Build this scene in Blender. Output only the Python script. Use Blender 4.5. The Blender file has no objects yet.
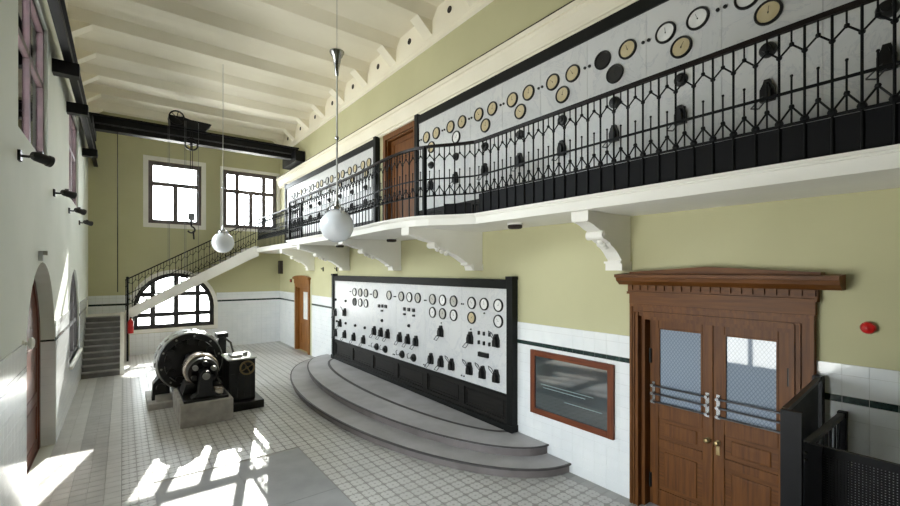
import bpy, bmesh, math, random
from mathutils import Vector, Matrix
from mathutils.geometry import tessellate_polygon

random.seed(7)
SC = bpy.context.scene
COL = SC.collection
R = math.radians

# ------------------------------------------------------------------ camera
cam_d = bpy.data.cameras.new('camera')
cam_d.sensor_width = 36.0
cam_d.lens = 17.2
cam_d.shift_y = 17.5 / 900
cam_d.clip_start = 0.05
cam_d.clip_end = 500
cam = bpy.data.objects.new('camera', cam_d)
COL.objects.link(cam)
cam.location = (0, 0, 3.3)
cam.rotation_euler = (R(90), 0, -math.atan(327 / 430))
SC.camera = cam

# ------------------------------------------------------------------ world: bright hazy sky, pale ground
world = bpy.data.worlds.new('sky')
SC.world = world
world.use_nodes = True
wn, wl = world.node_tree.nodes, world.node_tree.links
wn.clear()
w_out = wn.new('ShaderNodeOutputWorld')
w_bg = wn.new('ShaderNodeBackground')
w_tc = wn.new('ShaderNodeTexCoord')
w_sep = wn.new('ShaderNodeSeparateXYZ')
w_ramp = wn.new('ShaderNodeValToRGB')
w_ramp.color_ramp.elements[0].position = 0.47
w_ramp.color_ramp.elements[0].color = (0.82, 0.80, 0.76, 1)
w_ramp.color_ramp.elements[1].position = 0.52
w_ramp.color_ramp.elements[1].color = (0.93, 0.97, 1.0, 1)
w_map = wn.new('ShaderNodeMapRange')
w_map.inputs[1].default_value = -1
w_map.inputs[2].default_value = 1
wl.new(w_tc.outputs['Generated'], w_sep.inputs[0])
wl.new(w_sep.outputs[2], w_map.inputs[0])
wl.new(w_map.outputs[0], w_ramp.inputs[0])
wl.new(w_ramp.outputs[0], w_bg.inputs[0])
wl.new(w_bg.outputs[0], w_out.inputs[0])
w_bg.inputs[1].default_value = 7.5

# ------------------------------------------------------------------ sun through the far windows
sun_d = bpy.data.lights.new('sun', 'SUN')
sun_d.energy = 5.5
sun_d.angle = R(0.25)
sun_d.color = (1.0, 0.95, 0.87)
sun = bpy.data.objects.new('sun', sun_d)
COL.objects.link(sun)
sun.location = (8, 40, 15)
sun.rotation_euler = Vector((-0.27, -1.0, -0.505)).to_track_quat('-Z', 'Y').to_euler()

# ------------------------------------------------------------------ view
SC.view_settings.view_transform = 'Standard'
SC.view_settings.look = 'None'
SC.view_settings.gamma = 1.0
SC.view_settings.use_curve_mapping = False
SC.view_settings.exposure = 1.62
SC.cycles.max_bounces = 16
SC.cycles.diffuse_bounces = 14


# ================================================================== helpers
def lin(c):
    c = c / 255.0
    return c / 12.92 if c <= 0.04045 else ((c + 0.055) / 1.055) ** 2.4


def rgb(r, g, b):
    return (lin(r), lin(g), lin(b), 1.0)


def base_mat(name, rough=0.6, metal=0.0):
    m = bpy.data.materials.new(name)
    m.use_nodes = True
    nt = m.node_tree
    b = nt.nodes['Principled BSDF']
    b.inputs['Roughness'].default_value = rough
    b.inputs['Metallic'].default_value = metal
    return m, nt, b


def mat(name, c1, c2=None, rough=0.6, metal=0.0, scale=4.0, stretch=(1, 1, 1), bump=0.0, detail=4.0, lo=0.35, hi=0.65,
        coat=0.0, spec=None):
    """two-tone noise material in world position"""
    m, nt, b = base_mat(name, rough, metal)
    if c2 is None:
        c2 = tuple(min(255, x * 0.93) for x in c1)
    n = nt.nodes
    geo = n.new('ShaderNodeNewGeometry')
    mp = n.new('ShaderNodeMapping')
    mp.inputs['Scale'].default_value = stretch
    nz = n.new('ShaderNodeTexNoise')
    nz.inputs['Scale'].default_value = scale
    nz.inputs['Detail'].default_value = detail
    rp = n.new('ShaderNodeValToRGB')
    rp.color_ramp.elements[0].position = lo
    rp.color_ramp.elements[0].color = rgb(*c1)
    rp.color_ramp.elements[1].position = hi
    rp.color_ramp.elements[1].color = rgb(*c2)
    L = nt.links
    L.new(geo.outputs['Position'], mp.inputs[0])
    L.new(mp.outputs[0], nz.inputs['Vector'])
    L.new(nz.outputs[0], rp.inputs[0])
    L.new(rp.outputs[0], b.inputs['Base Color'])
    if bump:
        bp = n.new('ShaderNodeBump')
        bp.inputs['Strength'].default_value = bump
        bp.inputs['Distance'].default_value = 0.01
        L.new(nz.outputs[0], bp.inputs['Height'])
        L.new(bp.outputs[0], b.inputs['Normal'])
    if spec is not None:
        b.inputs['Specular IOR Level'].default_value = spec
    if coat:
        b.inputs['Coat Weight'].default_value = coat
        b.inputs['Coat Roughness'].default_value = 0.12
    return m


def wood_mat(name, c1, c2, axis='z', rough=0.5):
    st = {'z': (14, 14, 0.9), 'y': (14, 0.9, 14), 'x': (0.9, 14, 14)}[axis]
    return mat(name, c1, c2, rough=rough, scale=2.2, stretch=st, detail=6, bump=0.06, lo=0.3, hi=0.7, spec=0.3)


def marble_mat(name):
    m, nt, b = base_mat(name, 0.28)
    n, L = nt.nodes, nt.links
    geo = n.new('ShaderNodeNewGeometry')
    nz = n.new('ShaderNodeTexNoise')
    nz.inputs['Scale'].default_value = 1.6
    nz.inputs['Detail'].default_value = 8
    nz.inputs['Roughness'].default_value = 0.68
    nz.inputs['Distortion'].default_value = 1.4
    r1 = n.new('ShaderNodeValToRGB')
    e = r1.color_ramp.elements
    e[0].position = 0.28
    e[0].color = rgb(196, 198, 199)
    e[1].position = 0.75
    e[1].color = rgb(206, 208, 208)
    v = e.new(0.49)
    v.color = rgb(205, 206, 207)
    v2 = e.new(0.515)
    v2.color = rgb(190, 192, 196)
    v3 = e.new(0.54)
    v3.color = rgb(207, 207, 207)
    L.new(geo.outputs['Position'], nz.inputs['Vector'])
    L.new(nz.outputs[0], r1.inputs[0])
    L.new(r1.outputs[0], b.inputs['Base Color'])
    return m


def glass_mat(name, tint=(0.96, 0.98, 0.98, 1)):
    m = bpy.data.materials.new(name)
    m.use_nodes = True
    nt = m.node_tree
    n, L = nt.nodes, nt.links
    n.clear()
    out = n.new('ShaderNodeOutputMaterial')
    tr = n.new('ShaderNodeBsdfTransparent')
    tr.inputs[0].default_value = tint
    gl = n.new('ShaderNodeBsdfGlossy')
    gl.inputs['Roughness'].default_value = 0.02
    fr = n.new('ShaderNodeFresnel')
    fr.inputs[0].default_value = 1.35
    mx = n.new('ShaderNodeMixShader')
    L.new(fr.outputs[0], mx.inputs[0])
    L.new(tr.outputs[0], mx.inputs[1])
    L.new(gl.outputs[0], mx.inputs[2])
    L.new(mx.outputs[0], out.inputs[0])
    return m


TILE = 0.2018
TX0, TY0 = -1.03, -6.0


def floor_tile_mat(name):
    m, nt, b = base_mat(name, 0.34)
    n, L = nt.nodes, nt.links
    geo = n.new('ShaderNodeNewGeometry')
    mp = n.new('ShaderNodeMapping')
    mp.vector_type = 'POINT'
    mp.inputs['Location'].default_value = (-TX0 / TILE, -TY0 / TILE, 0)
    mp.inputs['Scale'].default_value = (1 / TILE, 1 / TILE, 0)
    fr = n.new('ShaderNodeVectorMath')
    fr.operation = 'FRACTION'
    sb = n.new('ShaderNodeVectorMath')
    sb.operation = 'SUBTRACT'
    sb.inputs[1].default_value = (0.5, 0.5, 0.0)
    ab = n.new('ShaderNodeVectorMath')
    ab.operation = 'ABSOLUTE'
    sep = n.new('ShaderNodeSeparateXYZ')
    L.new(geo.outputs['Position'], mp.inputs[0])
    L.new(mp.outputs[0], fr.inputs[0])
    L.new(fr.outputs[0], sb.inputs[0])
    L.new(sb.outputs[0], ab.inputs[0])
    L.new(ab.outputs[0], sep.inputs[0])

    def math_n(op, a, bb):
        q = n.new('ShaderNodeMath')
        q.operation = op
        for i, val in enumerate((a, bb)):
            if isinstance(val, (int, float)):
                q.inputs[i].default_value = val
            else:
                L.new(val, q.inputs[i])
        return q.outputs[0]
    x, y = sep.outputs[0], sep.outputs[1]
    mxx = math_n('MAXIMUM', x, y)
    sm = math_n('ADD', x, y)
    dot = math_n('LESS_THAN', mxx, 0.075)                      # dark centre square
    cross = math_n('LESS_THAN', math_n('MINIMUM', x, y), 0.035)
    cross = math_n('MULTIPLY', cross, math_n('GREATER_THAN', mxx, 0.30))
    corner = math_n('GREATER_THAN', sm, 0.70)                  # dark corner diamonds
    edge = math_n('GREATER_THAN', mxx, 0.455)
    dark = math_n('MAXIMUM', math_n('MAXIMUM', dot, corner), math_n('MAXIMUM', edge, cross))
    nz = n.new('ShaderNodeTexNoise')
    nz.inputs['Scale'].default_value = 1.3
    nz.inputs['Detail'].default_value = 5
    L.new(geo.outputs['Position'], nz.inputs['Vector'])
    lt = n.new('ShaderNodeValToRGB')
    lt.color_ramp.elements[0].position = 0.3
    lt.color_ramp.elements[0].color = rgb(196, 195, 193)
    lt.color_ramp.elements[1].position = 0.7
    lt.color_ramp.elements[1].color = rgb(210, 209, 207)
    L.new(nz.outputs[0], lt.inputs[0])
    mix = n.new('ShaderNodeMixRGB')
    mix.inputs[2].default_value = rgb(166, 164, 161)
    L.new(dark, mix.inputs[0])
    L.new(lt.outputs[0], mix.inputs[1])
    L.new(mix.outputs[0], b.inputs['Base Color'])
    return m


class MB:
    def __init__(self):
        self.v, self.f = [], []

    def _add(self, vs, fs):
        o = len(self.v)
        self.v += [tuple(p) for p in vs]
        self.f += [tuple(i + o for i in f) for f in fs]
        return self

    def box(self, x0, x1, y0, y1, z0, z1):
        vs = [(x, y, z) for z in (z0, z1) for y in (y0, y1) for x in (x0, x1)]
        return self._add(vs, [(0, 2, 3, 1), (4, 5, 7, 6), (0, 1, 5, 4), (2, 6, 7, 3), (0, 4, 6, 2), (1, 3, 7, 5)])

    def cyl(self, p0, p1, r0, r1=None, n=8, caps=True):
        if r1 is None:
            r1 = r0
        p0, p1 = Vector(p0), Vector(p1)
        d = (p1 - p0).normalized()
        a = d.orthogonal().normalized()
        b = d.cross(a)
        vs, fs = [], []
        for p, r in ((p0, r0), (p1, r1)):
            for i in range(n):
                t = 2 * math.pi * (i + 0.5) / n
                vs.append(p + a * (r * math.cos(t)) + b * (r * math.sin(t)))
        for i in range(n):
            j = (i + 1) % n
            fs.append((i, j, n + j, n + i))
        if caps:
            fs.append(tuple(range(n))[::-1])
            fs.append(tuple(range(n, 2 * n)))
        return self._add(vs, fs)

    def tube(self, pts, r, n=6):
        for a, b in zip(pts[:-1], pts[1:]):
            self.cyl(a, b, r, n=n)
        return self

    def lathe(self, prof, origin, axis, n=24, closed=False):
        """prof: list of (radius, distance along axis)"""
        o = Vector(origin)
        d = Vector(axis).normalized()
        a = d.orthogonal().normalized()
        b = d.cross(a)
        vs, fs = [], []
        for r, h in prof:
            for i in range(n):
                t = 2 * math.pi * i / n
                vs.append(o + d * h + a * (r * math.cos(t)) + b * (r * math.sin(t)))
        m = len(prof)
        rng = m if closed else m - 1
        for k in range(rng):
            k2 = (k + 1) % m
            for i in range(n):
                j = (i + 1) % n
                fs.append((k * n + i, k * n + j, k2 * n + j, k2 * n + i))
        if not closed:
            if prof[0][0] > 1e-5:
                fs.append(tuple(range(n))[::-1])
            if prof[-1][0] > 1e-5:
                fs.append(tuple(range((m - 1) * n, m * n)))
        return self._add(vs, fs)

    def sphere(self, c, r, n=16, m=10, sz=1.0):
        pr = [(max(1e-4, r * math.sin(math.pi * i / m)), -r * sz * math.cos(math.pi * i / m)) for i in range(m + 1)]
        return self.lathe(pr, c, (0, 0, 1), n)

    def prism(self, poly, fn, d0, d1):
        """poly 2d, fn(a,b,d) -> 3d"""
        k = len(poly)
        vs = [fn(a, b, d0) for a, b in poly] + [fn(a, b, d1) for a, b in poly]
        fs = [(i, (i + 1) % k, k + (i + 1) % k, k + i) for i in range(k)]
        tri = tessellate_polygon([[Vector((a, b, 0)) for a, b in poly]])
        fs += [tuple(t) for t in tri] + [tuple(k + i for i in t)[::-1] for t in tri]
        return self._add(vs, fs)

    def holed(self, outer, holes, fn, d0, d1):
        loops = [outer] + holes
        flat = [p for lp in loops for p in lp]
        k = len(flat)
        vs = [fn(a, b, d0) for a, b in flat] + [fn(a, b, d1) for a, b in flat]
        tri = tessellate_polygon([[Vector((a, b, 0)) for a, b in lp] for lp in loops])
        fs = [tuple(t) for t in tri] + [tuple(k + i for i in t)[::-1] for t in tri]
        o = 0
        for lp in loops:
            q = len(lp)
            for i in range(q):
                j = (i + 1) % q
                fs.append((o + i, o + j, k + o + j, k + o + i))
            o += q
        return self._add(vs, fs)

    def ring(self, outer, inner, fn, d0, d1):
        k = len(outer)
        vs = [fn(a, b, d) for d in (d0, d1) for lp in (outer, inner) for a, b in lp]
        fs = []
        for i in range(k):
            j = (i + 1) % k
            fs += [(i, j, k + j, k + i), (2 * k + i, 3 * k + i, 3 * k + j, 2 * k + j),
                   (i, 2 * k + i, 2 * k + j, j), (k + i, k + j, 3 * k + j, 3 * k + i)]
        return self._add(vs, fs)

    def sweep(self, path, w, h, z=0.0):
        """rectangular bar along a path of (x,y,z) points; h vertical, w across (horizontal)"""
        n = len(path)
        vs, fs = [], []
        for i, p in enumerate(path):
            p = Vector(p)
            a = Vector(path[max(0, i - 1)])
            b = Vector(path[min(n - 1, i + 1)])
            t = (b - a)
            t.z = 0
            t.normalize()
            s = Vector((-t.y, t.x, 0)) * (w / 2)
            u = Vector((0, 0, h / 2))
            c = p + Vector((0, 0, z))
            vs += [c - s - u, c + s - u, c + s + u, c - s + u]
        for i in range(n - 1):
            o = 4 * i
            for q in range(4):
                r = (q + 1) % 4
                fs.append((o + q, o + r, o + 4 + r, o + 4 + q))
        fs += [(3, 2, 1, 0), (4 * n - 4, 4 * n - 3, 4 * n - 2, 4 * n - 1)]
        return self._add(vs, fs)

    def mesh(self, name, material, smooth=False, origin=(0, 0, 0)):
        me = bpy.data.meshes.new(name)
        ox, oy, oz = origin
        me.from_pydata([(x - ox, y - oy, z - oz) for x, y, z in self.v], [], self.f)
        bm = bmesh.new()
        bm.from_mesh(me)
        bmesh.ops.recalc_face_normals(bm, faces=bm.faces)
        bm.to_mesh(me)
        bm.free()
        if smooth:
            for p in me.polygons:
                p.use_smooth = True
            me.set_sharp_from_angle(angle=R(38))
        me.materials.append(material)
        return me

    def build(self, name, material, parent=None, smooth=False, bevel=0.0):
        org = ORG.get(parent.as_pointer(), (0, 0, 0)) if parent else (0, 0, 0)
        me = self.mesh(name, material, smooth, org)
        o = bpy.data.objects.new(name, me)
        COL.objects.link(o)
        if parent:
            o.parent = parent
            ORG[o.as_pointer()] = org
        if bevel:
            md = o.modifiers.new('bevel', 'BEVEL')
            md.width = bevel
            md.segments = 2
            md.limit_method = 'ANGLE'
            md.angle_limit = R(40)
        return o


ORG = {}


def tag(o, label=None, cat=None, group=None, kind=None):
    if label:
        o['label'] = label
    if cat:
        o['category'] = cat
    if group:
        o['group'] = group
    if kind:
        o['kind'] = kind
    return o


def thing(name, loc, label, cat, group=None, kind=None):
    e = bpy.data.objects.new(name, None)
    e.empty_display_size = 0.1
    COL.objects.link(e)
    e.location = loc
    ORG[e.as_pointer()] = tuple(loc)
    return tag(e, label, cat, group, kind)


def put(name, me, parent, loc=(0, 0, 0), rot=None, scale=None):
    """object sharing mesh data, at world location under a parent"""
    o = bpy.data.objects.new(name, me)
    COL.objects.link(o)
    org = (0, 0, 0)
    if parent:
        o.parent = parent
        org = ORG.get(parent.as_pointer(), (0, 0, 0))
        ORG[o.as_pointer()] = tuple(loc)
    o.location = tuple(l - g for l, g in zip(loc, org))
    if rot:
        o.rotation_euler = rot
    if scale:
        o.scale = scale
    return o


# ------------------------------------------------------------------ materials
M = {}
M['olive'] = mat('olive_paint', (189, 186, 149), (183, 180, 143), rough=0.75, scale=0.8, bump=0.02)
M['pale'] = mat('pale_plaster', (220, 223, 214), (213, 217, 207), rough=0.8, scale=0.8, bump=0.02)
M['cream'] = mat('cream_paint', (234, 228, 210), (228, 221, 202), rough=0.8, scale=0.9)
M['white'] = mat('white_paint', (234, 232, 226), (228, 226, 219), rough=0.6, scale=1.2)
M['tile'] = mat('white_glazed_tile', (233, 235, 236), (226, 229, 231), rough=0.16, scale=2.5)
M['grout'] = mat('grout', (214, 215, 214), rough=0.9)
M['band'] = mat('dark_green_tile', (24, 38, 38), (46, 66, 62), rough=0.18, scale=22)
M['floor_tile'] = floor_tile_mat('patterned_floor_tile')
M['floor_plain'] = mat('plain_floor_tile', (176, 175, 173), (163, 162, 160), rough=0.4, scale=3)
M['floor_light'] = mat('pale_floor_tile', (204, 203, 200), (193, 192, 189), rough=0.4, scale=3)
M['floor_grout'] = mat('floor_grout', (176, 174, 171), rough=0.9)
M['slab'] = mat('grey_cover_slab', (164, 165, 168), (150, 151, 154), rough=0.5, scale=2.2, detail=7)
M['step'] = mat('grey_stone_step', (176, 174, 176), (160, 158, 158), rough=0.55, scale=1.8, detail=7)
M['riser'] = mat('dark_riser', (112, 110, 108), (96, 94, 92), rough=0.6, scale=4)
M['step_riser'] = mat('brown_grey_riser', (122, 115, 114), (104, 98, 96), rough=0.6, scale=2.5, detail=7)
M['step_dark'] = mat('dark_nosing', (74, 70, 70), (60, 57, 58), rough=0.5, scale=5)
M['stair'] = mat('slate_tread', (158, 156, 154), (136, 134, 132), rough=0.5, scale=4)
M['iron'] = mat('black_iron', (11, 12, 15), (8, 9, 11), rough=0.5, metal=0.0, scale=8, spec=0.22)
M['iron_rail'] = mat('brown_black_handrail', (32, 25, 23), (23, 19, 18), rough=0.4, scale=8, spec=0.22)
M['plate'] = mat('navy_kick_plate', (6, 7, 12), (4, 5, 9), rough=0.6, scale=3, spec=0.22)
M['crane'] = mat('crane_steel', (17, 17, 20), (12, 12, 14), rough=0.5, metal=0.0, scale=5, spec=0.22)
M['black'] = mat('black_enamel', (10, 10, 11), (8, 8, 8), rough=0.4, scale=8)
M['frame_black'] = mat('ebonised_frame', (17, 19, 18), (13, 14, 13), rough=0.5, scale=4, spec=0.22)
M['panel_black'] = mat('dark_wainscot', (33, 31, 29), (23, 22, 21), rough=0.5, scale=6, stretch=(1, 0.3, 4), spec=0.22)
M['marble'] = marble_mat('white_marble')
M['dial_white'] = mat('dial_white', (232, 232, 230), rough=0.35, scale=8)
M['dial_cream'] = mat('dial_cream', (198, 184, 150), (188, 172, 134), rough=0.4, scale=9)
M['dial_grey'] = mat('dial_grey', (186, 184, 176), (170, 168, 160), rough=0.35, scale=9)
M['dial_black'] = mat('dial_black', (20, 18, 17), rough=0.4, scale=9)
M['wood_z'] = wood_mat('brown_wood_upright', (116, 70, 26), (82, 46, 13), 'z')
M['wood_y'] = wood_mat('brown_wood_long', (114, 69, 26), (81, 46, 13), 'y')
M['oak_z'] = wood_mat('honey_oak', (146, 98, 48), (116, 72, 32), 'z')
M['red_wood_y'] = wood_mat('reddish_frame_wood', (116, 62, 36), (88, 44, 25), 'y')
M['red_wood_z'] = wood_mat('reddish_frame_wood_upright', (116, 62, 36), (88, 44, 25), 'z')
M['maroon'] = wood_mat('maroon_door_wood', (112, 66, 50), (88, 48, 37), 'z', 0.45)
M['win_frame'] = mat('brown_window_frame', (104, 93, 93), (90, 80, 80), rough=0.45, scale=6)
M['win_frame_red'] = mat('mauve_window_frame', (74, 56, 58), (60, 46, 48), rough=0.45, scale=6)
M['win_dark'] = mat('dark_window_frame', (38, 34, 33), (30, 27, 27), rough=0.45, scale=6)
M['glass'] = glass_mat('window_glass')
M['brass'] = mat('dull_brass', (170, 150, 110), (140, 120, 84), rough=0.3, metal=0.9, scale=10)
M['chrome'] = mat('nickel', (190, 190, 190), (170, 170, 172), rough=0.22, metal=1.0, scale=10)
M['steel'] = mat('grey_steel', (92, 93, 97), (74, 75, 79), rough=0.3, metal=0.8, scale=10)
M['globe'] = mat('opal_glass', (232, 236, 242), (226, 231, 238), rough=0.2, scale=3, coat=0.4)
M['concrete'] = mat('concrete_plinth', (182, 179, 174), (150, 147, 142), rough=0.8, scale=4, detail=8, bump=0.1)
M['machine'] = mat('machine_black', (12, 12, 13), (8, 8, 9), rough=0.32, metal=0.0, scale=6)
M['machine_grey'] = mat('machine_grey', (170, 170, 166), (140, 140, 136), rough=0.35, metal=0.3, scale=5)
M['copper'] = mat('commutator_metal', (206, 196, 186), (176, 164, 152), rough=0.25, metal=0.8, scale=20, stretch=(1, .1, 1))
M['red'] = mat('red_enamel', (196, 24, 22), (178, 18, 18), rough=0.3, scale=8)
M['board'] = mat('dark_teal_print', (26, 50, 58), (20, 36, 44), rough=0.06, scale=5, detail=6, coat=0.6)
M['board'].node_tree.nodes['Principled BSDF'].inputs['IOR'].default_value = 3.0
M['board_line'] = mat('pale_line', (140, 156, 158), rough=0.3, scale=8)
M['gate'] = mat('gate_black_steel', (13, 13, 16), (10, 10, 12), rough=0.45, metal=0.3, scale=6, spec=0.22)
M['gate_cap'] = mat('gate_worn_cap', (78, 76, 74), (60, 59, 58), rough=0.4, metal=0.5, scale=6)
M['rod'] = mat('pale_nickel_rod', (196, 196, 192), (182, 182, 178), rough=0.4, metal=0.2, scale=8)
M['lamp_grey'] = mat('pale_grey_plastic', (206, 208, 206), rough=0.5, scale=6)
M['hook'] = mat('hook_grey', (120, 122, 124), (96, 98, 100), rough=0.4, metal=0.5, scale=8)
M['vent'] = mat('vent_dark', (46, 38, 32), rough=0.8, scale=8)


def door_glass():
    m, nt, b = base_mat('wired_door_glass', 0.035)
    n, L = nt.nodes, nt.links
    geo = n.new('ShaderNodeNewGeometry')
    w1 = n.new('ShaderNodeTexWave')
    w2 = n.new('ShaderNodeTexWave')
    for w, ang in ((w1, 0.62), (w2, -0.62)):
        w.wave_type = 'BANDS'
        w.bands_direction = 'Y'
        w.inputs['Scale'].default_value = 9.0
        mp = n.new('ShaderNodeMapping')
        mp.inputs['Rotation'].default_value = (ang, 0, 0)
        L.new(geo.outputs['Position'], mp.inputs[0])
        L.new(mp.outputs[0], w.inputs['Vector'])
    mx = n.new('ShaderNodeMath')
    mx.operation = 'MAXIMUM'
    L.new(w1.outputs['Fac'], mx.inputs[0])
    L.new(w2.outputs['Fac'], mx.inputs[1])
    rp = n.new('ShaderNodeValToRGB')
    rp.color_ramp.elements[0].position = 0.80
    rp.color_ramp.elements[0].color = rgb(150, 162, 178)
    rp.color_ramp.elements[1].position = 0.97
    rp.color_ramp.elements[1].color = rgb(120, 132, 148)
    L.new(mx.outputs[0], rp.inputs[0])
    L.new(rp.outputs[0], b.inputs['Base Color'])
    b.inputs['IOR'].default_value = 1.5
    return m


M['door_glass'] = door_glass()

# ================================================================== the room
XL, XR, YF, YB, ZC = -1.03, 5.83, 20.8, -6.0, 9.42
SILL_L = 1.0


def f_far(a, b, d):
    return (a, YF + d, b)


def f_left(a, b, d):
    return (XL - d, a, b)


def f_right(a, b, d):
    return (XR + d, a, b)


def f_back(a, b, d):
    return (a, YB - d, b)


def rect(a0, a1, b0, b1):
    return [(a0, b0), (a1, b0), (a1, b1), (a0, b1)]


def arch(a0, a1, sill, spring, n=18, rise=None):
    r = (a1 - a0) / 2
    c = (a0 + a1) / 2
    h = rise if rise else r
    return [(a0, sill), (a1, sill)] + [(c + r * math.cos(math.pi * i / n), spring + h * math.sin(math.pi * i / n))
                                       for i in range(0, n + 1)]


def clip(poly, a0, a1, b0, b1):
    def half(pts, ins, inter):
        out = []
        for i in range(len(pts)):
            p, q = pts[i - 1], pts[i]
            if ins(q):
                if not ins(p):
                    out.append(inter(p, q))
                out.append(q)
            elif ins(p):
                out.append(inter(p, q))
        return out

    def ix(k, val):
        def g(p, q):
            t = (val - p[k]) / (q[k] - p[k])
            return (p[0] + t * (q[0] - p[0]), p[1] + t * (q[1] - p[1]))
        return g
    for ins, it in ((lambda p: p[0] >= a0, ix(0, a0)), (lambda p: p[0] <= a1, ix(0, a1)),
                    (lambda p: p[1] >= b0, ix(1, b0)), (lambda p: p[1] <= b1, ix(1, b1))):
        if len(poly) < 3:
            return []
        poly = half(poly, ins, it)
    out = []
    for p in poly:
        if not out or (abs(p[0] - out[-1][0]) + abs(p[1] - out[-1][1])) > 1e-4:
            out.append(p)
    return out if len(out) >= 3 else []


def wall(name, outer, holes, fn, thick, material, label):
    o = MB().holed(outer, holes, fn, 0, thick).build(name, material)
    return tag(o, label, 'wall', kind='structure')


WIN_N = [0]


def portal(fn, a0, a1, b0, b1, d):
    """sky portal for a window opening"""
    ld = bpy.data.lights.new('window_portal', 'AREA')
    ld.shape = 'RECTANGLE'
    c = Vector(fn((a0 + a1) / 2, (b0 + b1) / 2, d))
    inn = Vector(fn((a0 + a1) / 2, (b0 + b1) / 2, d - 1)) - c
    ld.size = a1 - a0
    ld.size_y = b1 - b0
    ld.cycles.is_portal = True
    lo = bpy.data.objects.new('window_portal', ld)
    COL.objects.link(lo)
    lo.location = c
    lo.rotation_euler = inn.to_track_quat('-Z', 'Y').to_euler()


def window(fn, outline, inset, cols, rows, depth, fmat, label, skip=(), bar=0.035, fw=0.07, surround=None, sill=None):
    """outline polygon (wall hole), inset(w)-> smaller outline, cols/rows: lists of mullion coordinates with optional ranges"""
    WIN_N[0] += 1
    xs = [p[0] for p in outline]
    zs = [p[1] for p in outline]
    a0, a1, b0, b1 = min(xs), max(xs), min(zs), max(zs)
    t = thing('window_%d' % WIN_N[0], fn((a0 + a1) / 2, b0, depth), label, 'window', kind='structure')
    MB().ring(outline, inset(fw), fn, depth - 0.04, depth + 0.05).build('frame', fmat, t)
    inn = inset(fw)
    for a, r0, r1 in cols:
        pl = clip(inn, a - bar, a + bar, r0, r1)
        if pl:
            MB().prism(pl, fn, depth - 0.035, depth + 0.04).build('mullion', fmat, t)
    for b, r0, r1 in rows:
        pl = clip(inn, r0, r1, b - bar, b + bar)
        if pl:
            MB().prism(pl, fn, depth - 0.03, depth + 0.035).build('transom', fmat, t)
    # panes: split by rows, then by the mullions that reach that row
    ze = [b0] + sorted(set(r[0] for r in rows)) + [b1]
    for z0, z1 in zip(ze[:-1], ze[1:]):
        zm = (z0 + z1) / 2
        ae = [a0] + sorted(c[0] for c in cols if c[1] <= zm <= c[2]) + [a1]
        for p0, p1 in zip(ae[:-1], ae[1:]):
            pl = clip(inset(fw * 0.5), p0, p1, z0, z1)
            if pl:
                MB().prism(pl, fn, depth + 0.005, depth + 0.011).build('pane', M['glass'], t)
    if surround:
        sm, sw, so = surround
        MB().ring(inset(-sw), outline, fn, -so, 0.0).build('surround', sm, t)
    if sill:
        MB().box(*sill).build('sill', M['white'], t)
    portal(fn, a0, a1, b0, b1, depth + 0.08)
    return t


def rect_in(a0, a1, b0, b1):
    return lambda w: rect(a0 + w, a1 - w, b0 + w, b1 - w)


def arch_in(a0, a1, s, sp, n=18):
    return lambda w: arch(a0 + w, a1 - w, s + w, sp, n)


# --- openings
FAR_W1 = (0.80, 2.63, 5.19, 7.69)
FAR_W2 = (3.46, 5.70, 5.17, 7.69)
FAR_A = (0.31, 3.11, 0.97, 1.80)
UPL = [(7.45, 10.08), (13.75, 16.4)]     # upper windows of the left wall (y)
UPZ = (5.08, 7.42)
ARCH_D = (7.95, 11.06, 0.0, 1.88)                                   # arched doorway, left wall
ARCH_W = [(2.2, 5.2, 0.72, 1.88), (13.72, 16.75, 1.0, 1.82)]        # arched windows, left wall
BACK_W = []
DD = (1.46, 3.20, 0.0, 2.665)      # double door hole (y0,y1,z0,z1)
SD = (16.84, 18.31, 0.0, 2.62)     # small far door
UD = (9.12, 10.55, 4.25, 6.90)     # door on the balcony

wall_far = wall('wall_far', rect(XL - 0.5, XR + 0.4, -0.2, ZC + 0.2),
                [rect(*FAR_W1), rect(*FAR_W2), arch(*FAR_A)], f_far, 0.42, M['olive'],
                'olive green end wall with two upper windows and an arched window')
wall_left = wall('wall_left', rect(YB, YF, -0.2, ZC + 0.2),
                 [rect(a, b, *UPZ) for a, b in UPL] + [arch(*ARCH_D)] + [arch(*a) for a in ARCH_W],
                 f_left, 0.15, M['pale'], 'pale plastered side wall with arched doorway and tall upper windows')
MB().ring(arch(ARCH_D[0] - 0.2, ARCH_D[1] + 0.2, -0.2, ARCH_D[3]), arch(*ARCH_D), f_left, 0.15, 0.30).build('doorway_reveal', M['pale'], wall_left)
wall_right = wall('wall_right', rect(YB, YF, -0.2, ZC + 0.2),
                  [rect(*DD), rect(*SD), rect(*UD)], f_right, 0.40, M['olive'],
                  'olive green long wall carrying the gallery and switchboards')
wall_back = wall('wall_back', rect(XL - 0.5, XR + 0.4, -0.2, ZC + 0.2), [rect(*w) for w in BACK_W], f_back, 0.40,
                 M['olive'], 'olive green wall behind the camera')

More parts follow.
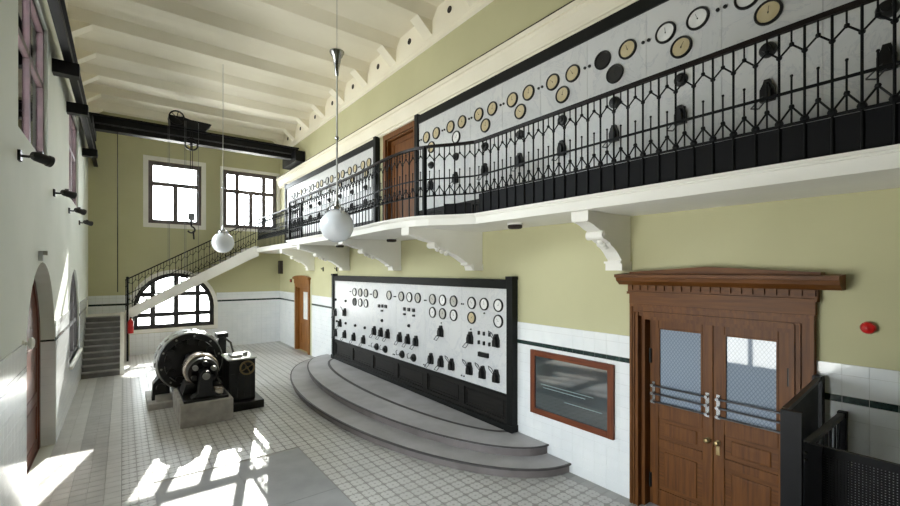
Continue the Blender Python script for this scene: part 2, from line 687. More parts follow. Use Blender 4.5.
# --- windows
x0, x1, z0, z1 = FAR_W1
window(f_far, rect(*FAR_W1), rect_in(*FAR_W1), [(1.715, z0, 6.8)], [(6.8, x0, x1)], 0.14, M['win_frame'],
       'upper window of three panes above the crane hook, white surround', surround=(M['white'], 0.17, 0.03), fw=0.16, bar=0.08)
x0, x1, z0, z1 = FAR_W2
window(f_far, rect(*FAR_W2), rect_in(*FAR_W2), [(4.03, z0, z1), (4.60, z0, 6.8), (5.15, z0, z1)], [(6.8, x0, x1)], 0.14,
       M['win_frame'], 'upper window of seven panes beside the gallery, white surround', surround=(M['white'], 0.12, 0.03), fw=0.16, bar=0.08)
a0, a1, s, sp = FAR_A
window(f_far, arch(*FAR_A), arch_in(*FAR_A), [(0.95, s, 4), (1.74, s, 4), (2.51, s, 4)], [(1.52, a0, a1), (2.34, a0, a1)], 0.12,
       M['win_dark'], 'arched window with dark glazing bars behind the staircase', fw=0.16, bar=0.085,
       surround=(M['white'], 0.14, 0.025))
UPL_LABEL = ['tall mauve-framed side window nearest the camera, above the black spotlights',
             'tall narrow-looking side window beside the far crane brackets']
for (a0, a1), lb in zip(UPL, UPL_LABEL):
    window(f_left, rect(a0, a1, *UPZ), rect_in(a0, a1, *UPZ), [((a0 + a1) / 2, *UPZ)],
           [(6.45, a0, a1)], 0.09, M['win_frame_red'], lb, fw=0.09, bar=0.05)
for (a0, a1, s, sp), lb in zip(ARCH_W, ['arched side window opposite the double door', 'arched side window with dark bars beside the stairs']):
    w3 = (a1 - a0) / 3
    window(f_left, arch(a0, a1, s, sp), arch_in(a0, a1, s, sp), [(a0 + w3, s, 4), (a0 + 2 * w3, s, 4)],
           [(1.88, a0, a1)], 0.09, M['win_dark'], lb, fw=0.09, bar=0.045,
           sill=(XL - 0.05, XL + 0.07, a0 - 0.06, a1 + 0.06, s - 0.07, s))
# --- ceiling with ribs, haunches
ceil = tag(MB().box(XL - 0.5, XR + 0.4, YB - 0.4, YF + 0.4, ZC, ZC + 0.2).build('ceiling', M['cream']),
           'cream ceiling with shallow transverse ribs', 'ceiling', kind='structure')
BY = [6.80 + 1.69 * k for k in range(-7, 9)]
rib = MB()
rib.prism([(-0.36, 0.22), (-0.16, 0.0), (0.16, 0.0), (0.36, 0.22)], lambda a, b, d: (d, a, b), XL, XR)
rib_me = rib.mesh('ceiling_rib', M['cream'])
ha = MB()
ha.prism([(XR, -0.36), (XR, 0.02), (XR - 0.46, 0.02)], lambda a, b, d: (a, d, b), -0.16, 0.16)
ha.prism([(XL, -0.36), (XL, 0.02), (XL + 0.46, 0.02)], lambda a, b, d: (a, d, b), -0.16, 0.16)
ha_me = ha.mesh('haunch', M['cream'])
for y in BY:
    r_ = put('ceiling_rib', rib_me, ceil, (0, y, ZC - 0.22))
    h_ = bpy.data.objects.new('haunch', ha_me)
    COL.objects.link(h_)
    h_.parent = r_
band = tag(MB().prism([(XR, 8.63), (XR - 0.05, 8.66), (XR - 0.05, 8.74), (XR - 0.02, 8.78), (XR - 0.02, ZC), (XR, ZC)],
                      lambda a, b, d: (a, d, b), YB, YF).build('trim_1', M['cream']),
           'cream frieze with round vent holes under the ceiling ribs', 'frieze', kind='structure')
vent_me = MB().lathe([(0.075, 0), (0.075, 0.015), (0.06, 0.02), (0.0001, 0.012)], (0, 0, 0), (-1, 0, 0), 12).mesh('vent_hole', M['vent'])
for k in range(-5, 8):
    put('vent_hole', vent_me, band, (XR - 0.02, 7.65 + 1.69 * k, 9.13))
tag(MB().prism([(XL, 8.63), (XL + 0.05, 8.66), (XL + 0.05, 8.74), (XL + 0.02, 8.78), (XL + 0.02, ZC), (XL, ZC)],
               lambda a, b, d: (a, d, b), YB, YF).build('trim_2', M['cream']),
    'cream frieze above the crane rail', 'frieze', kind='structure')
# cornice above the upper switchboards
cor = [(XR, 7.55), (XR - 0.17, 7.55), (XR - 0.17, 7.46), (XR - 0.14, 7.45), (XR - 0.14, 7.38), (XR - 0.11, 7.31), (XR - 0.085, 7.22),
       (XR - 0.08, 7.16), (XR - 0.05, 7.15), (XR - 0.05, 7.08), (XR - 0.0, 7.07)]
cornice = tag(MB().prism(cor, lambda a, b, d: (a, d, b), YB, YF).build('trim_3', M['cream']),
              'cream moulded cornice running above the upper switchboards', 'cornice', kind='structure')
MB().box(XR - 0.178, XR, YB, YF, 7.55, 7.568).build('shadow_strip', M['vent'], cornice)  # dark-coloured strip painted in for the shadow gap along the cornice top

# --- floor
floor = tag(MB().box(XL - 0.5, XR + 0.4, YB - 0.4, YF + 0.4, -0.2, -0.008).build('floor', M['floor_grout']),
            'patterned grey tile floor with plain borders', 'floor', kind='structure')
SLAB = (0.38, 2.60, 2.6, 8.06)
nx = int((XR - XL) / TILE)
ny = int((YF - YB) / TILE) + 1
g = 0.0016


def tile_geo(mb, x, y, w, h):
    b = 0.0025
    vs = [(x + g, y + g, -0.008), (x + w - g, y + g, -0.008), (x + w - g, y + h - g, -0.008), (x + g, y + h - g, -0.008),
          (x + g + b, y + g + b, 0), (x + w - g - b, y + g + b, 0), (x + w - g - b, y + h - g - b, 0), (x + g + b, y + h - g - b, 0)]
    mb._add(vs, [(4, 5, 6, 7), (0, 1, 5, 4), (1, 2, 6, 5), (2, 3, 7, 6), (3, 0, 4, 7)])


sth, cth = math.sin(math.atan(327 / 430)), math.cos(math.atan(327 / 430))


def pix(x, y, z):
    d = x * sth + y * cth
    l = x * cth - y * sth
    if d < 0.3:
        return None
    return (450 + 430 * l / d, 270.5 - 430 * (z - 3.3) / d, d)


def in_ell(x, y, a, b):
    return ((y - 9.85) / a) ** 2 + ((XR - x) / b) ** 2 < 1


near, rest = [], []
for i in range(nx + 1):
    x = XL + i * TILE
    w = min(TILE, XR - x)
    for j in range(ny):
        y = YB + j * TILE
        h = min(TILE, YF - y)
        if w < 0.02 or h < 0.02:
            continue
        cx, cy = x + w / 2, y + h / 2
        if SLAB[0] < cx < SLAB[1] and SLAB[2] < cy < SLAB[3]:
            continue
        if in_ell(cx, cy, 5.3, 2.15):
            continue
        if i in (2, 3):
            kind = 'floor_plain'
        elif i in (0, 1, 4):
            kind = 'floor_light'
        elif XR - cx < 0.30:
            kind = 'floor_plain'
        else:
            kind = 'floor_tile'
        p = pix(cx, cy, 0)
        vis = p and -5 < p[0] < 905 and p[1] < 512
        (near if vis and w > 0.19 and h > 0.19 else rest).append((p[2] if p else 99, x, y, w, h, kind))
near.sort()
pick, rest2 = near[:295], near[295:] + rest
shared = {}
for d, x, y, w, h, kind in pick:
    if kind not in shared:
        q = MB()
        tile_geo(q, 0, 0, TILE, TILE)
        shared[kind] = q.mesh('tile', M[kind])
    put('tile', shared[kind], floor, (x, y, 0))
for kind in ('floor_tile', 'floor_plain', 'floor_light'):
    q = MB()
    for d, x, y, w, h, kk in rest2:
        if kk == kind:
            tile_geo(q, x, y, w, h)
    o = q.build('tile_field', M[kind], floor)
    o['kind'] = 'stuff'
# plain cover slabs let into the floor
xs_ = [SLAB[0] + (SLAB[1] - SLAB[0]) * k / 2 for k in range(3)]
ys_ = [SLAB[2] + (SLAB[3] - SLAB[2]) * k / 3 for k in range(4)]
for xa, xb in zip(xs_[:-1], xs_[1:]):
    for ya, yb in zip(ys_[:-1], ys_[1:]):
        MB().box(xa + 0.003, xb - 0.003, ya + 0.003, yb - 0.003, -0.008, 0.001).build('cover_slab', M['slab'], floor)

# --- dado tiles: rows from the floor, dark band, top courses
ROWS = [(0.0 + 0.163 * k, 0.163 * (k + 1), 'tile') for k in range(12)] + [(1.958, 2.03, 'band'), (2.032, 2.24, 'tile'), (2.242, 2.352, 'tile')]
ROWS = [(a if a else 0.0, b, m) for a, b, m in ROWS]
TW = 0.20


def dado(fn, spans, parent, single=None, proud=0.012):
    """spans: list of (a0,a1,top). Tiles as one stuff mesh per material, or single objects."""
    q = {'tile': MB(), 'band': MB()}
    gq = 0.0006
    bed = MB()
    for a0, a1, blocked in spans:
        if not blocked:
            bed.prism(rect(a0, a1, 0, 2.35), fn, 0.0, -proud + 0.004)
    if bed.v:
        bed.build('grout_bed', M['grout'], parent)['kind'] = 'stuff'
    for a0, a1, blocked in spans:
        n = max(1, round((a1 - a0) / TW))
        w = (a1 - a0) / n
        for r0, r1, mk in ROWS:
            pr = proud + (0.004 if r0 > 2.2 else 0)
            for k in range(n):
                ta, tb = a0 + k * w, a0 + (k + 1) * w
                if blocked and blocked((ta + tb) / 2, (r0 + r1) / 2):
                    continue
                def geo(mb):
                    b = 0.0015
                    o = [(ta + gq, r0 + gq), (tb - gq, r0 + gq), (tb - gq, r1 - gq), (ta + gq, r1 - gq)]
                    i = [(ta + gq + b, r0 + gq + b), (tb - gq - b, r0 + gq + b), (tb - gq - b, r1 - gq - b), (ta + gq + b, r1 - gq - b)]
                    vs = [fn(x, y, 0) for x, y in o] + [fn(x, y, -pr) for x, y in i]
                    mb._add(vs, [(4, 5, 6, 7), (0, 1, 5, 4), (1, 2, 6, 5), (2, 3, 7, 6), (3, 0, 4, 7)])
                if single and single(ta, tb):
                    mb = MB()
                    geo(mb)
                    mb.build('tile' if mk == 'tile' else 'band_tile', M[mk], parent)
                else:
                    geo(q[mk])
    for mk, mb in q.items():
        if mb.v:
            mb.build('tile_field' if mk == 'tile' else 'band_field', M[mk], parent)['kind'] = 'stuff'


dado(f_right, [(YB, 1.27, None), (3.33, 5.60, None), (14.12, 16.5, None), (18.65, YF, None)], wall_right,
     single=lambda a, b: (3.3 < a and b < 5.65) or (0.2 < a < 1.3))


def arch_block(w):
    return lambda a, z: any(x0 - 0.06 < a < x1 + 0.06 and z > s - 0.1 and (z < sp or (a - (x0 + x1) / 2) ** 2 + (z - sp) ** 2 < ((x1 - x0) / 2 + 0.08) ** 2)
                            for x0, x1, s, sp in w)


dado(f_left, [(YB, 7.95, arch_block(ARCH_W)), (11.06, 17.12, arch_block(ARCH_W)), (17.12, YF, lambda a, z: z < 0.168 * (a - 17.14) / 0.246 + 0.15)], wall_left)
dado(f_far, [(XL, 0.2, lambda a, z: z < 1.7), (0.2, 3.2, arch_block([FAR_A])), (3.2, XR, None)], wall_far)
# tiled reveal of the arched doorway
q = {'tile': MB(), 'band': MB()}
for r0, r1, mk in ROWS:
    if r1 < 1.9 or mk == 'band' or r1 <= 2.36:
        q[mk].box(XL - 0.23, XL - 0.002, 11.05, 11.062, r0 + 0.001, r1 - 0.001)
for mk in q:
    q[mk].build('reveal_tile', M[mk], wall_left)

# ================================================================== doors
# --- double door
dd = thing('door_1', (5.95, 2.33, 0.0), 'brown double door with wired glass and steel push bars under a dentilled hood', 'door', kind='structure')
y0, y1, _, zt = DD
fr = MB()
for ya, yb in ((1.272, y0 + 0.0), (y1, 3.325)):
    fr.box(5.76, 5.83, ya, yb, 0, zt)
fr.box(5.76, 5.83, 1.272, 3.325, zt, 2.83)
fo = fr.build('architrave', M['wood_z'], dd)
st = MB()
for ya, yb in ((1.272, 1.305), (3.292, 3.325), (1.385, 1.40), (3.255, 3.27), (1.437, 1.46), (3.2, 3.223)):
    st.box(5.738, 5.762, ya, yb, 0, 2.83 if yb < 1.35 or ya > 3.28 else 2.735)
st.box(5.738, 5.762, 1.305, 3.292, 2.795, 2.83).box(5.738, 5.762, 1.40, 3.255, 2.72, 2.735)
st.build('moulding', M['wood_z'], fo)
ln = MB()
ln.box(5.83, 6.2, y0, y0 + 0.05, 0, zt).box(5.83, 6.2, y1 - 0.05, y1, 0, zt).box(5.83, 6.2, y0 + 0.05, y1 - 0.05, zt - 0.05, zt)
ln.build('jamb_lining', M['wood_z'], dd)
MB().box(5.75, 5.83, 1.265, 3.335, 2.83, 2.99).build('frieze_board', M['wood_y'], dd)
MB().box(5.715, 5.83, 1.245, 3.355, 2.97, 3.005).build('frieze_moulding', M['wood_y'], dd)
dent = MB().box(5.722, 5.746, -0.032, 0.032, 3.03, 3.095).mesh('dentil', M['wood_y'])
for k in range(19):
    put('dentil', dent, dd, (0.0, 1.29 + k * (2.02 / 18), 0.0))
MB().box(5.745, 5.83, 1.245, 3.355, 3.0, 3.11).build('dentil_board', M['wood_y'], dd)
hood = MB()
hp = [(5.83, 3.10), (5.68, 3.10), (5.64, 3.13), (5.60, 3.155), (5.585, 3.20), (5.55, 3.205), (5.55, 3.245), (5.83, 3.26)]
hood.prism(hp, lambda a, b, d: (a, d, b), 1.04, 3.45)
hood.build('hood', M['wood_y'], dd)
MB().prism([(1.2, 3.25), (3.28, 3.25), (3.28, 3.28), (2.30, 3.345), (1.2, 3.28)], lambda a, b, d: (d, a, b), 5.66, 5.83).build('pediment', M['wood_y'], dd)


def leaf(ya, yb, hinge):
    t, z0_, z1_ = 0.055, 0.012, zt - 0.055
    xf = 5.955
    s = 0.125
    lf = MB()
    lf.box(xf, xf + t, ya, ya + s, z0_, z1_).box(xf, xf + t, yb - s, yb, z0_, z1_)
    for za, zb in ((z0_, 0.25), (0.85, 0.955), (1.255, 1.425), (2.50, z1_)):
        lf.box(xf, xf + t, ya + s, yb - s, za, zb)
    o = lf.build('door_leaf', M['wood_z'], dd, bevel=0.006)
    for za, zb in ((0.25, 0.85), (0.955, 1.255)):
        MB().box(xf + 0.018, xf + 0.04, ya + s, yb - s, za, zb).build('panel', M['wood_y'], o)
        MB().box(xf + 0.004, xf + 0.03, ya + s + 0.07, yb - s - 0.07, za + 0.06, zb - 0.06).build('raised_field', M['wood_z'], o, bevel=0.012)
    MB().box(xf + 0.02, xf + 0.03, ya + s - 0.005, yb - s + 0.005, 1.42, 2.505).build('pane', M['door_glass'], o)
    MB().ring(rect(ya + s, yb - s, 1.425, 2.5), rect(ya + s + 0.018, yb - s - 0.018, 1.443, 2.482), lambda a, b, d: (d, a, b), xf - 0.004, xf + 0.02
              ).build('glazing_bead', M['wood_z'], o)
    for zz in (1.47, 1.58, 1.69):
        MB().cyl((xf - 0.05, ya + 0.05, zz), (xf - 0.05, yb - 0.05, zz), 0.013, n=8).build('push_bar', M['steel'], o, smooth=True)
    for yy in (ya + 0.06, yb - 0.06):
        br = MB().box(xf - 0.012, xf, yy - 0.022, yy + 0.022, 1.43, 1.74)
        for zz in (1.47, 1.58, 1.69):
            br.cyl((xf, yy, zz), (xf - 0.066, yy, zz), 0.021, n=10)
        br.build('bar_bracket', M['chrome'], o, smooth=True)
    yk = yb - 0.055 if hinge == 'near' else ya + 0.055
    MB().lathe([(0.028, 0), (0.028, 0.008), (0.012, 0.014), (0.012, 0.04), (0.03, 0.05), (0.034, 0.066), (0.022, 0.08), (0.0001, 0.084)],
               (xf, yk, 1.14), (-1, 0, 0), 14).build('door_knob', M['brass'], o, smooth=True)
    if hinge == 'near':
        MB().box(xf - 0.008, xf, yk - 0.02, yk + 0.02, 0.98, 1.09).build('lock_plate', M['brass'], o)
    hy = ya + 0.02 if hinge == 'near' else yb - 0.02
    for zz in (0.35, 2.1):
        MB().cyl((xf - 0.016, hy, zz - 0.1), (xf - 0.016, hy, zz + 0.1), 0.018, n=8).build('hinge', M['black'], o)
    return o


leaf(y0 + 0.055, 2.318, 'near')
leaf(2.324, y1 - 0.055, 'far')
MB().box(6.05, 6.2, y0 + 0.05, y1 - 0.05, 0, zt - 0.05).build('backing', M['panel_black'], dd)
MB().box(5.83, 6.2, y0, y1, -0.19, 0.008).build('threshold', M['step'], dd)


def simple_door(name, hole, label, wm, glazed, xf=5.93, wide=0.14, top=3.0, arched=False):
    y0, y1, z0, z1 = hole
    d = thing(name, (xf, (y0 + y1) / 2, z0), label, 'door', kind='structure')
    a = MB().box(5.77, 5.83, y0 - wide, y0, z0, z1).box(5.77, 5.83, y1, y1 + wide, z0, z1)
    a.box(5.77, 5.83, y0 - wide, y1 + wide, z1, z1 + wide)
    a.build('architrave', wm, d, bevel=0.008)
    if top:
        MB().box(5.755, 5.83, y0 - wide - 0.02, y1 + wide + 0.02, z1 + wide, top - 0.06).build('frieze_board', wm, d)
        k = 9
        pts = [(y0 - wide - 0.08, top - 0.06), (y1 + wide + 0.08, top - 0.06)] + [
            ((y0 + y1) / 2 + ((y1 - y0) / 2 + wide + 0.08) * math.cos(math.pi * i / k), top + 0.10 * math.sin(math.pi * i / k)) for i in range(k + 1)]
        MB().prism(pts, lambda p, q_, dd_: (dd_, p, q_), 5.70, 5.83).build('hood', wm, d)
    MB().box(5.83, 6.2, y0, y0 + 0.04, z0, z1).box(5.83, 6.2, y1 - 0.04, y1, z0, z1).box(5.83, 6.2, y0 + 0.04, y1 - 0.04, z1 - 0.04, z1).build('jamb_lining', wm, d)
    ya, yb, zb = y0 + 0.04, y1 - 0.04, z1 - 0.04
    s = 0.16
    if glazed:
        ga, gb = (ya + yb) / 2 - 0.28, (ya + yb) / 2 + 0.28
        lf = MB().holed(rect(ya, yb, z0 + 0.01, zb), [rect(ga, gb, 1.30, 2.42), rect(ya + s, yb - s, 0.3, 1.1)], lambda p, q_, dd_: (dd_, p, q_), xf, xf + 0.05)
        o = lf.build('door_leaf', wm, d)
        MB().box(xf + 0.02, xf + 0.03, ga - 0.01, gb + 0.01, 1.29, 2.43).build('pane', M['dial_white'], o)
        MB().box(xf + 0.02, xf + 0.04, ya + s - 0.01, yb - s + 0.01, 0.29, 1.11).build('panel', wm, o)
    else:
        zm = z0 + (zb - z0) * 0.45
        lf = MB().holed(rect(ya, yb, z0 + 0.01, zb), [rect(ya + s, yb - s, z0 + 0.25, zm - 0.08), rect(ya + s, yb - s, zm + 0.08, zb - 0.55),
                                                     rect(ya + s, yb - s, zb - 0.42, zb - 0.12)], lambda p, q_, dd_: (dd_, p, q_), xf, xf + 0.05)
        o = lf.build('door_leaf', wm, d)
        for za_, zb_ in ((z0 + 0.25, zm - 0.08), (zm + 0.08, zb - 0.55), (zb - 0.42, zb - 0.12)):
            MB().box(xf + 0.02, xf + 0.04, ya + s - 0.01, yb - s + 0.01, za_ - 0.01, zb_ + 0.01).build('panel', wm, o)
    MB().sphere((xf - 0.06, ya + 0.07, z0 + 1.05), 0.035, 12, 8).cyl((xf, ya + 0.07, z0 + 1.05), (xf - 0.06, ya + 0.07, z0 + 1.05), 0.014).build(
        'door_knob', M['brass'], o, smooth=True)
    MB().box(6.0, 6.2, ya, yb, z0, zb).build('backing', M['panel_black'], d)
    return d


simple_door('door_2', SD, 'narrow honey-brown glazed door at the far end of the long wall', M['oak_z'], True)
simple_door('door_3', UD, 'brown panelled door on the gallery between the upper switchboards', M['wood_z'], False, top=None)

# --- arched doorway, left wall
ad = thing('door_4', (XL - 0.3, 9.5, 0), 'maroon wooden door in the arched side doorway', 'door', kind='structure')
a0, a1, s, sp = ARCH_D
dfn = f_left
MB().ring(arch(a0, a1, 0.001, sp), arch(a0 + 0.13, a1 - 0.13, 0.0015, sp), dfn, 0.20, 0.285).build('frame', M['maroon'], ad)
pl = arch(a0 + 0.13, a1 - 0.13, 0.01, sp)
mid = (a0 + a1) / 2
for p0, p1 in ((a0, mid - 0.004), (mid + 0.004, a1)):
    o = MB().prism(clip(pl, p0, p1, 0, 9), dfn, 0.225, 0.28).build('door_leaf', M['maroon'], ad)
    pa, pb = max(p0, a0 + 0.13) + 0.15, min(p1, a1 - 0.13) - 0.15
    for za, zb in ((0.2, 0.9), (1.05, 1.95)):
        MB().ring(rect(pa, pb, za, zb), rect(pa + 0.05, pb - 0.05, za + 0.05, zb - 0.05), dfn, 0.212, 0.226).build('panel_moulding', M['maroon'], o)
MB().prism(arch(a0 + 0.02, a1 - 0.02, 0.0, sp), dfn, 0.285, 0.299).build('backing', M['panel_black'], ad)

# ================================================================== gallery
E_PTS = [(4.66, YB + 0.02), (4.66, 5.45), (4.60, 5.56), (4.47, 5.77), (4.33, 5.95), (4.18, 6.15), (4.07, 6.40), (4.0, 6.75), (3.98, 7.2), (4.0, 7.7),
         (4.06, 8.3), (4.11, 9.0), (4.13, 9.8), (4.13, 14.0), (4.50, 14.0), (4.50, 19.55)]
gal = thing('gallery', (XR, 9.0, 4.08), 'white balcony slab with scrolled brackets along the olive wall', 'balcony')


def plan(off, pts=E_PTS):
    return [(x + off, y) for x, y in pts] + [(XR - 0.004, 19.55), (XR - 0.004, YB + 0.02)]


GZ = 4.25
MB().prism(plan(0.03), lambda a, b, d: (a, b, d), 4.08, 4.205).build('slab', M['white'], gal)
MB().prism(plan(0.0), lambda a, b, d: (a, b, d), 4.20, 4.225).build('edge_moulding', M['white'], gal)
MB().prism(plan(-0.025), lambda a, b, d: (a, b, d), 4.22, GZ).build('edge_lip', M['white'], gal)
MB().box(4.45, XR - 0.004, 19.55, YF - 0.004, 4.08, GZ).build('landing_slab', M['white'], gal)


def corbel(y, xf):
    k = (XR - xf) / 1.04
    P = [(0.0, 0.0), (1.04, 0.0), (1.04, -0.14), (0.98, -0.15), (0.90, -0.175), (0.82, -0.215), (0.76, -0.235), (0.70, -0.25), (0.66, -0.31),
         (0.62, -0.36), (0.57, -0.385), (0.52, -0.40), (0.50, -0.435), (0.42, -0.47), (0.35, -0.52), (0.27, -0.60), (0.235, -0.63), (0.235, -0.665),
         (0.18, -0.69), (0.16, -0.78), (0.0, -0.78)]
    pl = [(XR - max(a * k, 0.004), 4.08 + b) for a, b in P]
    o = MB().prism(pl, lambda a, b, d: (a, d, b), y + 0.02, y + 0.24).build('bracket', M['white'], gal)
    xs = XR - 0.68 * k
    sc = MB()
    sc.cyl((xs, y, 3.78), (xs, y + 0.26, 3.78), 0.062, n=16)
    sc.cyl((xs, y - 0.012, 3.78), (xs, y + 0.272, 3.78), 0.03, n=12)
    sc.build('scroll', M['white'], o, smooth=True)
    MB().box(xf - 0.01, xf + 0.2, y, y + 0.26, 3.95, 4.08).build('bracket_head', M['white'], o)
    MB().box(XR - 0.26, XR - 0.004, y, y + 0.26, 3.30, 3.40).box(XR - 0.30, XR - 0.004, y, y + 0.26, 3.40, 3.43).build('bracket_foot', M['white'], o)
    lf = MB()
    for j in range(3):
        lf.sphere((xs + 0.10 + 0.06 * j * k, y + 0.13, 3.705 - 0.035 * j), 0.05, 10, 6)
    lf.build('leaf_ornament', M['white'], o, smooth=True)


for y, xf in ((-3.1, 4.79), (0.1, 4.79), (3.34, 4.79), (6.55, 4.07), (9.77, 4.20), (13.0, 4.22), (16.2, 4.62)):
    corbel(y, xf)

# --- gallery railing
RZ = {'top': 5.45, 'mid': 4.89, 'low': 4.60}
PITCH = 0.1835
rail = thing('gallery_railing', (4.72, 5.2, GZ), 'black wrought iron railing with pointed arches along the gallery edge', 'railing')


def dens(pts, step):
    out = [Vector(pts[0])]
    for a, b in zip(pts[:-1], pts[1:]):
        a, b = Vector(a), Vector(b)
        n = max(1, int((b - a).length / step))
        for i in range(1, n + 1):
            out.append(a.lerp(b, i / n))
    return out


RP = [(4.73, -2.0), (4.73, 5.46)] + [(x + 0.075, y + 0.02) for x, y in E_PTS[2:12]] + [(4.205, 9.8), (4.205, 13.93)]
RP2 = [(4.575, 13.93), (4.575, 19.55)]


def resample(pts, n):
    L = [0]
    for a, b in zip(pts[:-1], pts[1:]):
        L.append(L[-1] + (Vector(b) - Vector(a)).length)
    out = []
    for i in range(n + 1):
        t = L[-1] * i / n
        k = max(j for j in range(len(L)) if L[j] <= t + 1e-9)
        if k == len(pts) - 1:
            out.append(Vector(pts[-1]))
            continue
        out.append(Vector(pts[k]).lerp(Vector(pts[k + 1]), (t - L[k]) / (L[k + 1] - L[k])))
    return out, L[-1]


def ball(mb, c, r):
    mb.lathe([(0.001, -r), (r * 0.8, -r * 0.6), (r, 0), (r * 0.8, r * 0.6), (0.001, r)], c, (0, 0, 1), 6)


bal = MB().cyl((0, 0, GZ), (0, 0, RZ['top']), 0.0115, n=6)
ball(bal, (0, 0, 5.22), 0.024)
ball(bal, (0, 0, 4.625), 0.034)
bal_me = bal.mesh('baluster', M['iron'])
tr = MB()
h = PITCH / 2
tr.cyl((h, 0, 5.31), (h, 0, RZ['top']), 0.008, n=5)
for xx in (0, PITCH):
    tr.cyl((h, 0, 5.31), (xx, 0, 5.22), 0.009, n=5)
    tr.cyl((h, 0, 4.755), (xx, 0, 4.63), 0.009, n=5)
ball(tr, (h, 0, 5.31), 0.022)
ball(tr, (h, 0, 4.755), 0.024)
tr.cyl((h, 0, 4.60), (h, 0, 5.02), 0.0085, n=5)
ball(tr, (h, 0, 5.03), 0.014)
tr_me = tr.mesh('tracery', M['iron'])


def run(path, parent, top=True):
    n0 = sum((Vector(b) - Vector(a)).length for a, b in zip(path[:-1], path[1:]))
    n = round(n0 / PITCH)
    P, L = resample(path, n)
    for i, p in enumerate(P):
        put('baluster', bal_me, parent, (p.x, p.y, 0))
        if i < n:
            d = P[i + 1] - p
            put('tracery', tr_me, parent, (p.x, p.y, 0), (0, 0, math.atan2(d.y, d.x)), (d.length / PITCH, 1, 1))
    Q = [(p.x, p.y, 0) for p in P]
    MB().sweep(Q, 0.05, 0.045, RZ['top'] + 0.01).build('handrail', M['iron_rail'], parent)
    MB().sweep(Q, 0.012, 0.026, RZ['mid']).build('middle_rail', M['iron'], parent)
    MB().sweep(Q, 0.012, 0.026, RZ['low']).build('lower_rail', M['iron'], parent)


run(RP, rail)
run(RP2, rail)
MB().box(4.742, 4.752, -2.0, 5.44, GZ, 4.585).build('kick_plate', M['plate'], rail)
MB().sweep([(x + 0.09, y + 0.02, 0) for x, y in E_PTS[2:5]], 0.008, 0.20, GZ + 0.1).build('kick_plate', M['plate'], rail)
for px_, py_ in ((4.20, 6.26), (4.205, 13.93), (4.575, 13.93)):
    MB().box(px_ - 0.03, px_ + 0.03, py_ - 0.03, py_ + 0.03, GZ, RZ['top']).build('post', M['iron'], rail)

# ================================================================== dais before the lower switchboard
dais = thing('dais', (XR, 9.85, 0), 'grey two-step stone dais with curved front below the switchboard', 'steps')


def ell(a, b, n=48):
    return [(XR - 0.016 - (b - 0.016) * math.sin(math.pi * i / n), 9.85 - a * math.cos(math.pi * i / n)) for i in range(n + 1)]


fz = lambda a, b, d: (a, b, d)
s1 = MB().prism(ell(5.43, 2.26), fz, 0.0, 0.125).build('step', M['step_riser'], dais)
MB().prism(ell(5.46, 2.30), fz, 0.125, 0.155).build('tread', M['step'], s1)
MB().ring(ell(5.47, 2.31), ell(5.44, 2.27), fz, 0.128, 0.157).build('nosing', M['step_dark'], s1)
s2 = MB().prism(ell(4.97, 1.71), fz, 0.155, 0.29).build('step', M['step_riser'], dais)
MB().prism(ell(5.0, 1.75), fz, 0.29, 0.315).build('tread', M['step'], s2)
MB().ring(ell(5.01, 1.76), ell(4.98, 1.72), fz, 0.296, 0.317).build('nosing', M['step_dark'], s2)
MB().ring(ell(4.22, 1.07), ell(4.12, 0.98), fz, 0.312, 0.3165).build('inlay_strip', M['step_dark'], s2)
DZ = 0.318

# ================================================================== switchboards
PX = 5.72     # front of lower marble


def meter_mesh(r):
    bz = MB().lathe([(r, 0), (r, 0.022), (r * 0.95, 0.032), (r * 0.82, 0.03), (r * 0.80, 0.018), (r * 0.80, 0.0)], (0, 0, 0), (-1, 0, 0), 24)
    bz = bz.mesh('meter', M['black'], True)
    dials = {k: MB().lathe([(r * 0.81, 0.0), (r * 0.81, 0.017), (0.0001, 0.017)], (0, 0, 0), (-1, 0, 0), 24).mesh('dial', M[k])
             for k in ('dial_white', 'dial_cream', 'dial_grey', 'dial_black')}
    nd = MB().box(-0.021, -0.018, -0.0018, 0.0018, -0.1 * r, 0.5 * r)
    nd.lathe([(r * 0.06, 0.017), (r * 0.05, 0.023), (0.0001, 0.024)], (0, 0, 0), (-1, 0, 0), 10)
    nd = nd.mesh('needle', M['black'])
    return bz, dials, nd


LOWM = meter_mesh(0.127)
UPM = meter_mesh(0.137)


def meter(kit, parent, x, y, z, kind):
    o = put('meter', kit[0], parent, (x, y, z))
    put('dial', kit[1][kind], o, (x, y, z))
    n = put('needle', kit[2], o, (x, y, z))
    n.rotation_euler = (random.uniform(-0.9, 0.9), 0, 0)


